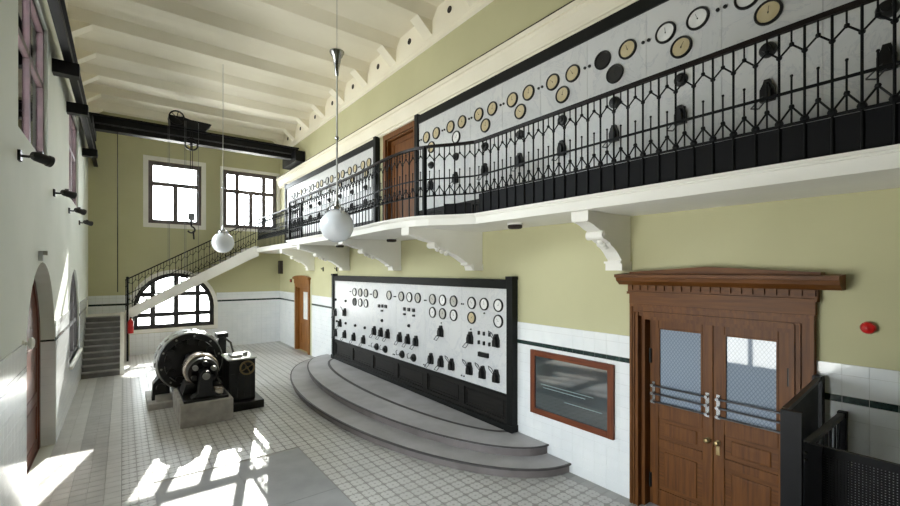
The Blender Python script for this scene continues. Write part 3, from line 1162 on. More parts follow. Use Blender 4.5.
def switch_kit(w, h, dp):
    b = MB()
    prof = [(-w * 0.5, -h * 0.5), (w * 0.5, -h * 0.5), (w * 0.5, h * 0.05), (w * 0.28, h * 0.32), (w * 0.2, h * 0.5), (-w * 0.2, h * 0.5), (-w * 0.28, h * 0.32), (-w * 0.5, h * 0.05)]
    b.prism(prof, lambda p, q_, d: (-d, p, q_), 0, dp * 0.55)
    b.prism([(p * 0.6, q_ * 0.75 - 0.02) for p, q_ in prof], lambda p, q_, d: (-d, p, q_), dp * 0.55, dp)
    body = b.mesh('knife_switch', M['black'])
    hd = MB().tube([(-dp * 0.8, 0, -h * 0.2), (-dp * 1.25, w * 0.5, -h * 0.55), (-dp * 1.2, w * 0.95, -h * 0.78), (-dp * 1.0, w * 0.45, -h * 0.85), (-dp * 0.8, 0, -h * 0.5)], 0.008, 5)
    hd = hd.mesh('handle', M['steel'])
    hu = MB().tube([(-dp * 0.8, 0, h * 0.2), (-dp * 1.25, w * 0.2, h * 0.62), (-dp * 1.2, w * 0.85, h * 0.72), (-dp * 1.0, w * 0.9, h * 0.5), (-dp * 0.8, 0, h * 0.05)], 0.008, 5)
    hu = hu.mesh('handle', M['steel'])
    return body, hd, hu


SWK = switch_kit(0.145, 0.25, 0.10)
SWS = switch_kit(0.14, 0.24, 0.10)


def switch(kit, parent, x, y, z, up=False, handle=True):
    o = put('knife_switch', kit[0], parent, (x, y, z))
    if handle:
        put('handle', kit[2 if up else 1], o, (x, y, z))


stud_me = MB().lathe([(0.042, 0), (0.042, 0.02), (0.03, 0.05), (0.0001, 0.055)], (0, 0, 0), (-1, 0, 0), 10).mesh('stud', M['black'])
lamp_me = MB().box(-0.04, 0, -0.045, 0.045, -0.05, 0.05).mesh('fuse_block', M['black'])
plug_me = MB().lathe([(0.016, 0), (0.016, 0.02), (0.0001, 0.022)], (0, 0, 0), (-1, 0, 0), 8).mesh('terminal', M['black'])
knob_me = MB().lathe([(0.10, 0), (0.10, 0.03), (0.085, 0.05), (0.05, 0.055), (0.045, 0.09), (0.0001, 0.095)], (0, 0, 0), (-1, 0, 0), 18).mesh('rotary_knob', M['black'], True)
kh_me = MB().tube([(-0.09, 0, 0), (-0.11, 0.13, -0.02), (-0.10, 0.17, 0.07), (-0.09, 0.12, 0.10)], 0.009, 5).mesh('handle', M['steel'])

sb = thing('lower_switchboard', (PX, 9.85, DZ), 'white marble switchboard with round meters in a black frame standing on the dais', 'switchboard')
SY0, SY1 = 5.73, 13.98
KY = 5.72 / 5.66


def sy(y, z):
    return (PX, y * KY, 3.3 - (3.3 - z) * KY)


ns = 6
cw = (SY1 - SY0) / ns
for k in range(ns):
    ya, yb = SY0 + k * cw, SY0 + (k + 1) * cw
    MB().box(PX, 5.81, ya + 0.002, yb - 0.002, 0.97, 2.955).build('marble_slab', M['marble'], sb)
    MB().box(PX + 0.02, 5.80, ya, yb, 0.42, 0.95).build('base_panel', M['panel_black'], sb)
    rg = MB().ring(rect(ya, yb, 0.42, 0.95), rect(ya + 0.09, yb - 0.09, 0.50, 0.88), lambda p, q_, d: (d, p, q_), PX - 0.012, PX + 0.021)
    rg.ring(rect(ya + 0.13, yb - 0.13, 0.54, 0.84), rect(ya + 0.15, yb - 0.15, 0.56, 0.82), lambda p, q_, d: (d, p, q_), PX + 0.008, PX + 0.021)
    rg.build('panel_frame', M['panel_black'], sb)
MB().box(PX - 0.035, 5.81, SY0 - 0.1, SY1 + 0.1, 2.955, 3.13).build('head_rail', M['frame_black'], sb, bevel=0.008)
MB().box(PX - 0.03, 5.80, SY0 - 0.1, SY1 + 0.1, 0.945, 0.985).build('sill_rail', M['frame_black'], sb)
MB().box(PX - 0.06, 5.80, SY0 - 0.17, SY1 + 0.15, DZ, 0.425).build('plinth', M['frame_black'], sb, bevel=0.008)
for ya, yb in ((SY0 - 0.15, SY0), (SY1, SY1 + 0.17)):
    o = MB().box(PX - 0.05, 5.82, ya, yb, DZ, 3.16).build('post', M['frame_black'], sb, bevel=0.008)
    MB().box(PX - 0.065, 5.82, ya - 0.01, yb + 0.01, 3.13, 3.19).build('post_cap', M['frame_black'], o)
    MB().box(PX - 0.07, 5.82, ya - 0.015, yb + 0.015, DZ, 0.44).build('post_base', M['frame_black'], o)
W_, C_, G_, B_ = 'dial_white', 'dial_cream', 'dial_grey', 'dial_black'
for (y, kd) in ((12.26, W_), (11.86, G_), (11.48, G_), (10.89, G_), (10.11, G_), (9.48, G_), (9.09, W_), (8.71, G_), (8.09, G_), (7.70, W_), (7.30, G_),
                (6.70, W_), (6.32, W_), (5.92, W_)):
    meter(LOWM, sb, *sy(y, 2.64), kd)
for (y, kd) in ((12.26, B_), (11.86, W_), (11.48, W_), (8.09, W_), (7.70, G_), (7.30, W_), (6.70, C_), (5.92, W_)):
    meter(LOWM, sb, *sy(y, 2.34), kd)
for y, z, up in ((13.72, 1.91, 0), (12.96, 1.97, 1), (13.33, 1.59, 0), (13.70, 1.24, 0), (12.96, 1.27, 0), (12.28, 1.27, 0), (11.61, 1.27, 0),
                 (10.93, 1.61, 0), (10.54, 1.61, 0), (10.16, 1.61, 0), (9.53, 1.60, 0), (9.14, 1.60, 0), (8.77, 1.60, 0), (7.75, 1.95, 0),
                 (8.13, 1.28, 0), (7.74, 1.28, 0), (7.35, 1.28, 1), (6.73, 1.93, 0), (5.96, 1.97, 1), (6.75, 1.30, 1), (6.35, 1.30, 1), (5.96, 1.30, 1)):
    switch(SWK, sb, *sy(y, z), up)
for y, z in ((13.72, 2.33), (12.91, 2.33), (12.91, 1.62), (12.21, 1.62), (11.55, 1.62), (10.5, 1.93), (9.11, 1.93), (13.1, 1.93), (13.62, 1.62)):
    put('stud', stud_me, sb, sy(y, z))
for y, z in ((10.67, 2.32), (10.48, 2.33), (10.29, 2.33), (9.32, 2.33), (9.11, 2.33), (8.89, 2.33), (10.5, 2.20), (9.32, 2.20), (8.89, 2.20)):
    put('fuse_block', lamp_me, sb, sy(y, z), scale=(1, 0.85, 0.85 if z > 2.25 else 0.5))
for y in (6.47, 6.32, 6.16):
    for z in (2.06, 1.87):
        put('fuse_block', lamp_me, sb, sy(y, z), scale=(1, 0.36, 0.75))
MB().box(PX - 0.05, PX, 6.26, 6.54, 1.58, 1.67).build('terminal_block', M['black'], sb)
for y, z in ((12.55, 2.64), (12.6, 2.64), (11.2, 2.62), (11.15, 2.62), (9.85, 2.62), (9.78, 2.62), (8.42, 2.60), (8.36, 2.60), (7.03, 2.60), (6.97, 2.60),
             (11.3, 1.13), (11.22, 1.13), (9.9, 1.10), (9.83, 1.10), (8.45, 1.08), (8.38, 1.08), (7.03, 1.10), (6.95, 1.10), (7.75, 2.13), (6.32, 2.46), (6.73, 2.1)):
    put('terminal', plug_me, sb, sy(y, z))
for y, z in ((10.81, 1.17), (10.31, 1.17), (9.43, 1.17), (8.89, 1.17)):
    o = put('rotary_knob', knob_me, sb, sy(y, z))
    put('handle', kh_me, o, sy(y, z))

UX = 5.73


def upper_board(name, ya, yb, label, centers, kinds, post_near, post_far):
    b = thing(name, (UX, (ya + yb) / 2, GZ), label, 'switchboard')
    seams = sorted([ya] + [c + 0.47 for c in centers if ya + 0.2 < c + 0.47 < yb - 0.2] + [yb])
    for p, q_ in zip(seams[:-1], seams[1:]):
        MB().box(UX, 5.82, p + 0.002, q_ - 0.002, 4.75, 6.86).build('marble_slab', M['marble'], b)
        MB().ring(rect(p, q_, GZ, 4.75), rect(p + 0.08, q_ - 0.08, GZ + 0.1, 4.66), lambda r, s_, d: (d, r, s_), UX - 0.01, UX + 0.03).build('panel_frame', M['panel_black'], b)
        MB().box(UX + 0.02, 5.82, p, q_, GZ, 4.75).build('base_panel', M['panel_black'], b)
    MB().box(UX - 0.035, 5.825, ya - 0.02, yb + 0.02, 6.86, 7.05).build('head_rail', M['frame_black'], b)
    for on, p, q_ in ((post_near, ya - 0.14, ya), (post_far, yb, yb + 0.14)):
        if on:
            MB().box(UX - 0.05, 5.825, p, q_, GZ, 7.10).build('post', M['frame_black'], b)
    for c, (k1, k2, k3) in zip(centers, kinds):
        if c + 0.2 + 0.137 > yb or c - 0.34 < ya:
            continue
        meter(UPM, b, UX, c + 0.20, 6.45, k1)
        meter(UPM, b, UX, c - 0.20, 6.45, k2)
        meter(UPM, b, UX, c, 6.175, k3)
        for dy in (0.43, 0.51):
            put('terminal', plug_me, b, (UX, c + dy, 6.45), scale=(1, 1.4, 1.4))
        o = put('rotary_knob', knob_me, b, (UX, c, 5.755), scale=(1, 0.85, 0.85))
        switch(SWS, b, UX, c, 5.30)
    return b


cn = [7.30 - 0.9388 * k for k in range(0, 11)]
kk = [(C_, C_, W_), (C_, C_, C_), (C_, C_, C_), (C_, C_, C_), (B_, C_, B_), (W_, W_, C_)] + [(W_, W_, C_)] * 5
cn = [8.24] + cn
kk = [(C_, C_, C_)] + kk
upper_board('upper_switchboard', YB, 8.78, 'long white marble switchboard on the gallery nearest the camera, with paired cream meters', cn, kk, False, True)
cf = [18.20 - 0.9388 * k for k in range(0, 8)]
upper_board('upper_switchboard', 11.1, 19.4, 'white marble switchboard at the far end of the gallery beyond the brown door', cf,
            [(G_, G_, W_), (C_, G_, G_), (W_, G_, C_), (C_, C_, W_), (G_, C_, W_), (C_, C_, C_), (C_, C_, C_), (C_, C_, C_)], True, True)

# ================================================================== staircase
stair = thing('staircase', (1.5, 19.0, 0), 'white L-shaped staircase with slate treads rising to the gallery', 'staircase')
RS = 0.168
TD = 0.246
for i in range(10):
    ya = 17.14 + i * TD
    o = MB().box(XL + 0.015, -0.08, ya, ya + TD, 0.0, RS * (i + 1) - 0.03).build('step', M['riser'], stair)
    MB().box(XL + 0.015, -0.08, ya - 0.02, ya + TD, RS * (i + 1) - 0.03, RS * (i + 1)).build('tread', M['stair'], o)
MB().prism([(17.12, 0), (19.6, 0), (19.6, 1.80), (19.45, 1.80), (17.12, 0.24)], lambda a, b, d: (d, a, b), -0.08, 0.03).build('side_string', M['white'], stair)
MB().box(XL + 0.015, 0.14, 19.6, YF - 0.015, 0.0, 1.68).build('landing', M['white'], stair)
n2, R2 = 15, (GZ - 1.68) / 15
T2 = (4.45 - 0.14) / 15
for i in range(n2):
    xa = 0.14 + i * T2
    o = MB().box(xa, xa + T2, 19.66, YF - 0.015, 1.68 + R2 * i - 0.06, 1.68 + R2 * (i + 1) - 0.03).build('step', M['white'], stair)
    MB().box(xa - 0.02, xa + T2, 19.66, YF - 0.015, 1.68 + R2 * (i + 1) - 0.03, 1.68 + R2 * (i + 1)).build('tread', M['stair'], o)
SL = (4.34 - 1.84) / 4.4
MB().prism([(0.05, 1.84), (4.45, 4.34), (4.62, 4.34), (4.62, 3.92), (4.35, 3.80), (0.12, 1.50), (0.05, 1.50)], lambda a, b, d: (a, d, b), 19.56, 19.66).build('stringer', M['white'], stair)
MB().prism([(0.12, 1.62), (4.45, 4.10), (4.45, 3.86), (0.12, 1.50)], lambda a, b, d: (a, d, b), 19.64, YF - 0.015).build('waist_slab', M['white'], stair)

sr = thing('stair_railing', (0.1, 19.6, 1.84), 'black wrought iron railing climbing the staircase', 'railing')
NB = 23
dx = (4.5 - 0.08) / NB
ih = MB()
B0 = MB().cyl((0, 0, 0), (0, 0, 1.10), 0.0115, n=6)
ball(B0, (0, 0, 0.85), 0.022)
ball(B0, (0, 0, 0.2), 0.028)
b0m = B0.mesh('baluster', M['iron'])
T0 = MB()
hx = dx / 2
hs = hx * SL
T0.cyl((hx, 0, hs + 0.94), (hx, 0, hs + 1.10), 0.008, n=5)
T0.cyl((hx, 0, hs + 0.94), (0, 0, 0.85), 0.009, n=5)
T0.cyl((hx, 0, hs + 0.94), (dx, 0, 2 * hs + 0.85), 0.009, n=5)
T0.cyl((hx, 0, hs + 0.34), (0, 0, 0.2), 0.009, n=5)
T0.cyl((hx, 0, hs + 0.34), (dx, 0, 2 * hs + 0.2), 0.009, n=5)
T0.cyl((hx, 0, hs + 0.16), (hx, 0, hs + 0.66), 0.0085, n=5)
ball(T0, (hx, 0, hs + 0.94), 0.02)
ball(T0, (hx, 0, hs + 0.34), 0.022)
t0m = T0.mesh('tracery', M['iron'])
for i in range(NB + 1):
    x = 0.08 + i * dx
    z = 1.84 + (x - 0.05) * SL
    put('baluster', b0m, sr, (x, 19.61, z))
    if i < NB:
        put('tracery', t0m, sr, (x, 19.61, z))
za, zb = 1.84, 1.84 + 4.45 * SL
for nm, dz, w, hh, mm in (('handrail', 1.11, 0.05, 0.05, 'iron_rail'), ('middle_rail', 0.55, 0.012, 0.03, 'iron'), ('lower_rail', 0.16, 0.012, 0.03, 'iron')):
    MB().sweep([(0.06, 19.61, za + dz), (4.52, 19.61, zb + dz)], w, hh).build(nm, M[mm], sr)
nw = MB().cyl((0.13, 19.52, 0), (0.13, 19.52, 3.0), 0.032, n=10)
nw.sphere((0.13, 19.52, 3.03), 0.05, 10, 8)
nw.build('newel', M['iron'], sr)
ext = thing('fire_extinguisher', (0.22, 19.45, 1.02), 'red fire extinguisher hanging on the stair newel', 'extinguisher')
MB().lathe([(0.0001, 0), (0.085, 0.0), (0.09, 0.03), (0.09, 0.40), (0.06, 0.47), (0.03, 0.50), (0.03, 0.54)], (0.22, 19.45, 1.02), (0, 0, 1), 16).build('cylinder', M['red'], ext, True)
MB().cyl((0.22, 19.45, 1.55), (0.22, 19.45, 1.61), 0.025, n=8).tube([(0.22, 19.45, 1.60), (0.31, 19.43, 1.56), (0.33, 19.42, 1.35)], 0.012).build('valve', M['black'], ext)
MB().box(0.13, 0.22, 19.46, 19.53, 1.30, 1.33).build('hanger', M['black'], ext)

# ================================================================== picture on the dado
pic = thing('framed_board', (5.80, 4.41, 0.79), 'dark glazed board in a reddish wooden frame hung between dais and double door', 'picture')
pf = lambda a, b, d: (d, a, b)
PY0, PY1, PZ0, PZ1 = 3.60, 5.23, 0.785, 1.90
for ya in (PY0, PY1 - 0.10):
    MB().box(5.765, 5.818, ya, ya + 0.10, PZ0, PZ1).build('frame_stile', M['red_wood_z'], pic, bevel=0.008)
for za in (PZ0, PZ1 - 0.10):
    MB().box(5.766, 5.818, PY0 + 0.10, PY1 - 0.10, za, za + 0.10).build('frame_rail', M['red_wood_y'], pic, bevel=0.008)
bd = MB().box(5.79, 5.815, PY0 + 0.09, PY1 - 0.09, PZ0 + 0.09, PZ1 - 0.09).build('board', M['board'], pic)
lines = MB()
for z, ya, yb in ((1.32, 3.95, 5.0), (1.12, 3.8, 4.5), (1.27, 4.1, 4.95), (1.40, 4.85, 4.86)):
    lines.box(5.7885, 5.7905, ya, yb, z, z + 0.012)
lines.build('drawn_line', M['board_line'], bd)

# ================================================================== steel gates by the double door
ga = thing('steel_screen', (5.0, 1.16, 0), 'taller black steel screen beside the double door, ending in a flat post', 'gate')
gy = lambda x: 1.115 + (x - 4.2) * 0.075
for nm, za, zb, w, mm in (('top_bar', 2.165, 2.20, 0.02, 'gate_cap'), ('bottom_bar', 0.06, 0.11, 0.02, 'gate')):
    MB().prism([(4.22, gy(4.22) - w), (5.80, gy(5.8) - w), (5.80, gy(5.8) + w), (4.22, gy(4.22) + w)], lambda a, b, d: (a, b, d), za, zb).build(nm, M[mm], ga)
MB().box(4.17, 4.22, 1.00, 1.135, 0, 2.195).build('post', M['gate'], ga)
MB().box(5.70, 5.81, 1.20, 1.28, 0, 2.21).build('wall_post', M['gate'], ga)
for k in range(9):
    x = 4.36 + k * 0.15
    MB().box(x - 0.05, x + 0.05, gy(x) - 0.006, gy(x) + 0.006, 0.11, 2.165).build('slat', M['gate'], ga)
gb = thing('mesh_screen', (4.6, 0.8, 0), 'lower black steel enclosure with perforated mesh panel in the right corner', 'gate')
MB().box(4.56, 5.81, 1.03, 1.08, 1.83, 1.87).build('top_bar', M['gate_cap'], gb)
MB().box(4.56, 5.81, 1.04, 1.07, 0.06, 0.11).build('bottom_bar', M['gate'], gb)
MB().box(4.54, 4.60, 0.955, 1.085, 0, 1.86).build('corner_post', M['gate'], gb)
for z in (1.78, 1.72):
    MB().sphere((4.535, 1.06, z), 0.014, 8, 6).build('bolt', M['gate_cap'], gb)
MB().box(5.73, 5.81, 1.02, 1.09, 0, 1.88).build('wall_post', M['gate'], gb)
for k in range(7):
    x = 4.72 + k * 0.15
    MB().box(x - 0.03, x + 0.03, 1.05, 1.06, 0.11, 1.83).build('slat', M['gate'], gb)
MB().box(4.56, 4.60, -0.6, 0.955, 1.80, 1.86).build('top_rail', M['gate'], gb)
MB().box(4.56, 4.60, -0.6, 0.955, 0.05, 0.11).build('bottom_rail', M['gate'], gb)
MB().box(4.55, 4.61, -0.66, -0.6, 0, 1.87).build('end_post', M['gate'], gb)
ms = MB()
p = 0.021
k = 0
y = -0.6
while y < 0.955:
    ms.box(4.574, 4.582, y, y + 0.0135, 0.11, 1.80)
    y += p
z = 0.11
while z < 1.80:
    ms.box(4.575, 4.581, -0.6, 0.955, z, z + 0.0135)
    z += p
ms.build('wire_mesh', M['gate'], gb)['kind'] = 'stuff'

# ================================================================== wall fittings
al = thing('alarm_bell', (5.83, 0.87, 2.74), 'red round alarm bell on the olive wall right of the double door', 'alarm')
MB().lathe([(0.04, 0), (0.04, 0.03), (0.058, 0.032), (0.06, 0.045), (0.05, 0.07), (0.02, 0.085), (0.0001, 0.088)], (5.83, 0.87, 2.74), (-1, 0, 0), 20).build('gong', M['red'], al, True)
MB().lathe([(0.012, 0.08), (0.012, 0.095), (0.0001, 0.097)], (5.83, 0.87, 2.74), (-1, 0, 0), 10).build('boss', M['red'], al)
for y, lb in ((5.0, 'round soffit lamp under the gallery between the two nearest brackets'), (9.1, 'round soffit lamp under the gallery above the middle of the switchboard'),
              (12.2, 'round soffit lamp under the gallery near the far end of the switchboard')):
    t = thing('soffit_lamp', (5.15, y, 4.08), lb, 'lamp', 'soffit lamps under the gallery')
    MB().lathe([(0.13, 0), (0.13, 0.025), (0.115, 0.03), (0.0001, 0.03)], (5.15, y, 4.08), (0, 0, -1), 20).build('base', M['white'], t)
    MB().lathe([(0.115, 0.03), (0.12, 0.07), (0.10, 0.09), (0.0001, 0.09)], (5.15, y, 4.08), (0, 0, -1), 20).build('housing', M['vent'], t)
for y, z, lb in ((7.45, 4.72, 'black spotlight on the side wall nearest the camera'), (10.8, 4.74, 'black spotlight on the side wall, second from the camera'),
                 (13.6, 4.72, 'black spotlight on the side wall, third from the camera'), (16.6, 4.70, 'black spotlight on the side wall farthest from the camera')):
    t = thing('spotlight', (XL, y, z), lb, 'spotlight', 'black spotlights on the side wall')
    MB().box(XL, XL + 0.03, y - 0.06, y + 0.06, z - 0.065, z + 0.065).build('wall_plate', M['black'], t)
    MB().tube([(XL, y, z), (XL + 0.09, y, z), (XL + 0.15, y + 0.13, z + 0.03)], 0.018).build('arm', M['black'], t)
    c, e = Vector((XL + 0.11, y + 0.10, z + 0.045)), Vector((XL + 0.28, y + 0.22, z + 0.005))
    d = e - c
    MB().lathe([(0.0001, 0), (0.045, 0.0), (0.062, 0.04), (0.065, d.length * 0.75), (0.074, d.length * 0.8), (0.074, d.length), (0.06, d.length), (0.055, d.length - 0.03), (0.0001, d.length - 0.03)],
               c, d, 16).build('housing', M['black'], t, True)
    MB().box(XL + 0.15, XL + 0.21, y + 0.11, y + 0.20, z + 0.05, z + 0.11).build('bracket', M['black'], t)
em = thing('emergency_lamp', (XL, 9.1, 3.52), 'small grey twin emergency lamp above the arched doorway', 'lamp')
MB().box(XL, XL + 0.05, 9.03, 9.17, 3.45, 3.60).build('body', M['lamp_grey'], em)
for dy in (-0.06, 0.06):
    MB().lathe([(0.03, 0), (0.035, 0.04), (0.0001, 0.04)], (XL + 0.05, 9.1 + dy, 3.57), (1, 0.2, 0), 12).build('lens', M['dial_grey'], em)
wk = thing('dado_ornament', (XL, 7.72, 2.33), 'round white ornament on the dado edge by the arched doorway', 'ornament')
MB().lathe([(0.05, 0), (0.05, 0.02), (0.025, 0.03), (0.025, 0.06), (0.07, 0.07), (0.075, 0.10), (0.05, 0.12), (0.0001, 0.125)], (XL - 0.012, 7.78, 2.35), (1, 0, 0), 16).build('knob_body', M['white'], wk, True)
bx = thing('wall_box', (XR, 20.45, 3.3), 'narrow dark box on the wall beneath the gallery landing', 'box')
MB().box(XR - 0.12, XR, 20.3, 20.62, 3.15, 3.75).build('body', M['vent'], bx)
MB().box(XR - 0.135, XR - 0.12, 20.32, 20.6, 3.18, 3.72).build('cover', M['vent'], bx)
cb = thing('call_point', (XR, 19.05, 2.86), 'small reddish call point beside the far honey-brown door', 'call point')
MB().box(XR - 0.05, XR, 18.98, 19.12, 2.79, 2.93).build('body', M['red_wood_z'], cb)
MB().lathe([(0.035, 0), (0.03, 0.02), (0.0001, 0.022)], (XR - 0.05, 19.05, 2.86), (-1, 0, 0), 10).build('button', M['red'], cb)
for y, lb in ((15.3, 'small dark hook on the wall between far door and switchboard'), (14.05, 'small dark hook on the wall just above the switchboard corner')):
    h_ = thing('wall_hook', (XR, y, 3.34), lb, 'hook')
    MB().box(XR - 0.03, XR, y - 0.03, y + 0.03, 3.27, 3.42).build('back_plate', M['vent'], h_)
    MB().tube([(XR - 0.03, y, 3.36), (XR - 0.08, y, 3.35), (XR - 0.09, y, 3.40)], 0.012).build('prong', M['vent'], h_)

# ================================================================== pendants
for x, y, ztop, lb in ((3.06, 7.38, 7.23, 'large white globe pendant on a long rod, nearer to the camera'), (2.29, 13.8, 9.2, 'white globe pendant farther away, in front of the staircase')):
    t = thing('globe_pendant', (x, y, 4.10), lb, 'pendant lamp', 'white globe pendants')
    MB().sphere((x, y, 4.10), 0.295, 28, 18).build('globe', M['globe'], t, True)
    MB().lathe([(0.11, 0.26), (0.13, 0.29), (0.12, 0.33), (0.05, 0.36), (0.03, 0.46), (0.018, 0.50)], (x, y, 4.10), (0, 0, 1), 16).build('gallery_cap', M['chrome'], t, True)
    cl = MB()
    for k in range(3):
        a = k * 2.094 + 0.5
        cl.tube([(x + 0.20 * math.cos(a), y + 0.20 * math.sin(a), 4.10 + 0.215), (x + 0.15 * math.cos(a), y + 0.15 * math.sin(a), 4.10 + 0.33), (x, y, 4.10 + 0.42)], 0.012, 5)
    cl.build('holder_arm', M['chrome'], t)
    MB().cyl((x, y, 4.5), (x, y, ztop), 0.016 if ztop < 9 else 0.009, n=8).build('rod', M['rod'], t, True)
    MB().lathe([(0.03, 0), (0.04, 0.03), (0.03, 0.06)], (x, y, 5.65), (0, 0, 1), 10).build('coupling', M['chrome'], t, True)
    if ztop < 9:
        MB().lathe([(0.02, -0.42), (0.03, -0.40), (0.045, -0.25), (0.075, -0.10), (0.13, 0.0), (0.13, 0.02), (0.0001, 0.03)], (x, y, ztop - 0.02), (0, 0, 1), 18).build('canopy', M['chrome'], t, True)
        MB().cyl((x, y, ztop), (x, y, ZC), 0.004, n=5).build('suspension_wire', M['hook'], t)
    else:
        MB().cyl((x, y, ztop), (x, y, ZC), 0.009, n=6).build('ceiling_rod', M['rod'], t)
        MB().lathe([(0.02, -0.12), (0.06, -0.06), (0.07, 0.0)], (x, y, ZC), (0, 0, 1), 14).build('canopy', M['vent'], t, True)

# ================================================================== overhead crane
crail = thing('crane_rail', (XL, 10.0, 7.1), 'black steel crane rail carried on brackets along the pale side wall', 'rail')
rb = MB().box(-0.865, -0.74, YB + 0.1, YF - 0.05, 7.56, 7.60).box(-0.865, -0.74, YB + 0.1, YF - 0.05, 7.16, 7.22).box(-0.815, -0.79, YB + 0.1, YF - 0.05, 7.22, 7.56)
rb.build('girder', M['crane'], crail)
MB().box(-0.83, -0.78, YB + 0.1, YF - 0.05, 7.60, 7.64).build('rail_head', M['steel'], crail)
for y in (0.5, 4.4, 6.9, 10.7, 13.2, 17.85):
    o = MB().box(XL, -0.65, y - 0.11, y + 0.11, 6.92, 7.16).build('bracket', M['crane'], crail)

cr = thing('overhead_crane', (2.4, 17.8, 7.6), 'black travelling bridge crane with trolley spanning the hall under the ceiling', 'crane')
CY = 17.8
g_ = MB().box(-0.86, 5.70, CY - 0.06, CY + 0.06, 7.84, 8.26)
g_.box(-0.86, 5.70, CY - 0.16, CY + 0.16, 8.24, 8.29)
g_.box(-0.86, 5.70, CY - 0.16, CY + 0.16, 7.80, 7.85)
g_.build('bridge_girder', M['crane'], cr)
MB().cyl((-0.7, CY - 0.10, 8.0), (5.5, CY - 0.10, 8.0), 0.025, n=8).build('drive_shaft', M['steel'], cr)
for x0_, x1_, zz in ((-0.98, -0.72, 7.70), (5.42, 5.80, 7.64)):
    o = MB().box(x0_, x1_, CY - (1.15 if x0_ < 0 else 0.6), CY + 1.15, zz, zz + (0.26 if x0_ < 0 else 0.42)).build('end_truck', M['crane'], cr)
    for dy in (-0.45, 0.9):
        MB().cyl((x0_ + 0.03, CY + dy, zz + 0.05), (x1_ - 0.03, CY + dy, zz + 0.05), 0.10 if zz > 7.66 else 0.06, n=14).build('wheel', M['crane'], o)
MB().prism([(1.30, 8.29), (2.36, 8.29), (2.54, 8.54), (2.44, 8.56), (1.9, 8.58), (1.72, 8.62), (1.25, 8.64)], lambda a, b, d: (a, d, b), CY - 0.30, CY + 0.30).build('trolley', M['crane'], cr)
wc = (1.47, CY - 0.36, 8.56)
wh = MB().lathe([(0.24, -0.02), (0.24, 0.02), (0.20, 0.02), (0.20, -0.02)], wc, (0, 1, 0), 20, closed=True)
for k in range(3):
    a = k * math.pi / 3 + 0.3
    wh.cyl((wc[0] + 0.21 * math.cos(a), wc[1], wc[2] + 0.21 * math.sin(a)), (wc[0] - 0.21 * math.cos(a), wc[1], wc[2] - 0.21 * math.sin(a)), 0.014, n=5)
wh.cyl((wc[0], wc[1] - 0.03, wc[2]), (wc[0], CY - 0.29, wc[2]), 0.03, n=8)
wh.build('chain_wheel', M['crane'], cr)
wc = (1.92, CY - 0.22, 7.74)
wh = MB().lathe([(0.22, -0.025), (0.22, 0.025), (0.17, 0.025), (0.17, -0.025)], wc, (0, 1, 0), 20, closed=True)
wh.cyl((wc[0] - 0.18, wc[1], wc[2]), (wc[0] + 0.18, wc[1], wc[2]), 0.014, n=5).cyl((wc[0], wc[1], wc[2] - 0.18), (wc[0], wc[1], wc[2] + 0.18), 0.014, n=5)
wh.cyl((wc[0], wc[1] - 0.03, wc[2]), (wc[0], CY - 0.05, wc[2]), 0.03, n=8)
wh.build('pulley', M['crane'], cr)
for xx, zb_ in ((1.89, 5.30), (1.95, 5.30)):
    MB().cyl((xx, CY - 0.2, zb_), (xx, CY - 0.2, 8.29), 0.012, n=5).build('hoist_rope', M['crane'], cr)
for xx, zb_ in ((1.22, 3.6), (1.26, 3.6), (1.70, 3.2), (1.74, 3.2), (2.12, 4.2)):
    MB().cyl((xx, CY - 0.36, zb_), (xx, CY - 0.36, 8.5), 0.006, n=5).build('hand_chain', M['hook'], cr)
MB().cyl((-0.14, CY - 0.15, 2.6), (-0.14, CY - 0.15, 7.82), 0.014, n=5).build('pull_rope', M['crane'], cr)
hk = MB().box(1.82, 2.02, CY - 0.26, CY - 0.14, 5.08, 5.32).cyl((1.92, CY - 0.2, 5.0), (1.92, CY - 0.2, 5.1), 0.05, n=10)
hk.build('hook_block', M['hook'], cr)
pts = [(1.92, CY - 0.2, 5.0), (1.92, CY - 0.2, 4.86)] + [(1.92 + 0.11 * math.sin(a) + 0.0, CY - 0.2, 4.74 + 0.11 * math.cos(a)) for a in [0.3 + 0.45 * k for k in range(10)]]
MB().tube(pts, 0.03, 6).cyl((1.98, CY - 0.2, 4.70), (2.0, CY - 0.2, 4.40), 0.03, n=6).build('hook', M['crane'], cr)

# ================================================================== generator
gn = thing('generator', (1.5, 12.0, 0), 'black rotary generator with big ring frame on concrete blocks in the middle of the floor', 'generator')
MB().box(0.95, 1.95, 10.50, 12.15, 0, 0.48).build('front_block', M['concrete'], gn, bevel=0.015)
MB().box(0.46, 2.3, 12.30, 13.75, 0, 0.15).box(0.62, 0.95, 12.45, 13.3, 0.15, 0.28).build('rear_slab', M['concrete'], gn, bevel=0.015)
MB().box(1.955, 2.72, 11.0, 12.29, 0, 0.19).build('side_slab', M['machine'], gn, bevel=0.01)
GC = (1.36, 12.55, 1.02)
ringp = [(0.56, 0.0), (0.66, -0.02), (0.72, 0.0), (0.735, 0.05), (0.735, 0.66), (0.70, 0.70), (0.56, 0.70)]
MB().lathe(ringp, GC, (0, 1, 0), 48, closed=True).build('ring_frame', M['machine_grey'], gn, True)
MB().lathe([(0.69, -0.035), (0.70, -0.01), (0.58, -0.01), (0.57, -0.035)], GC, (0, 1, 0), 48, closed=True).build('end_ring', M['machine'], gn, True)
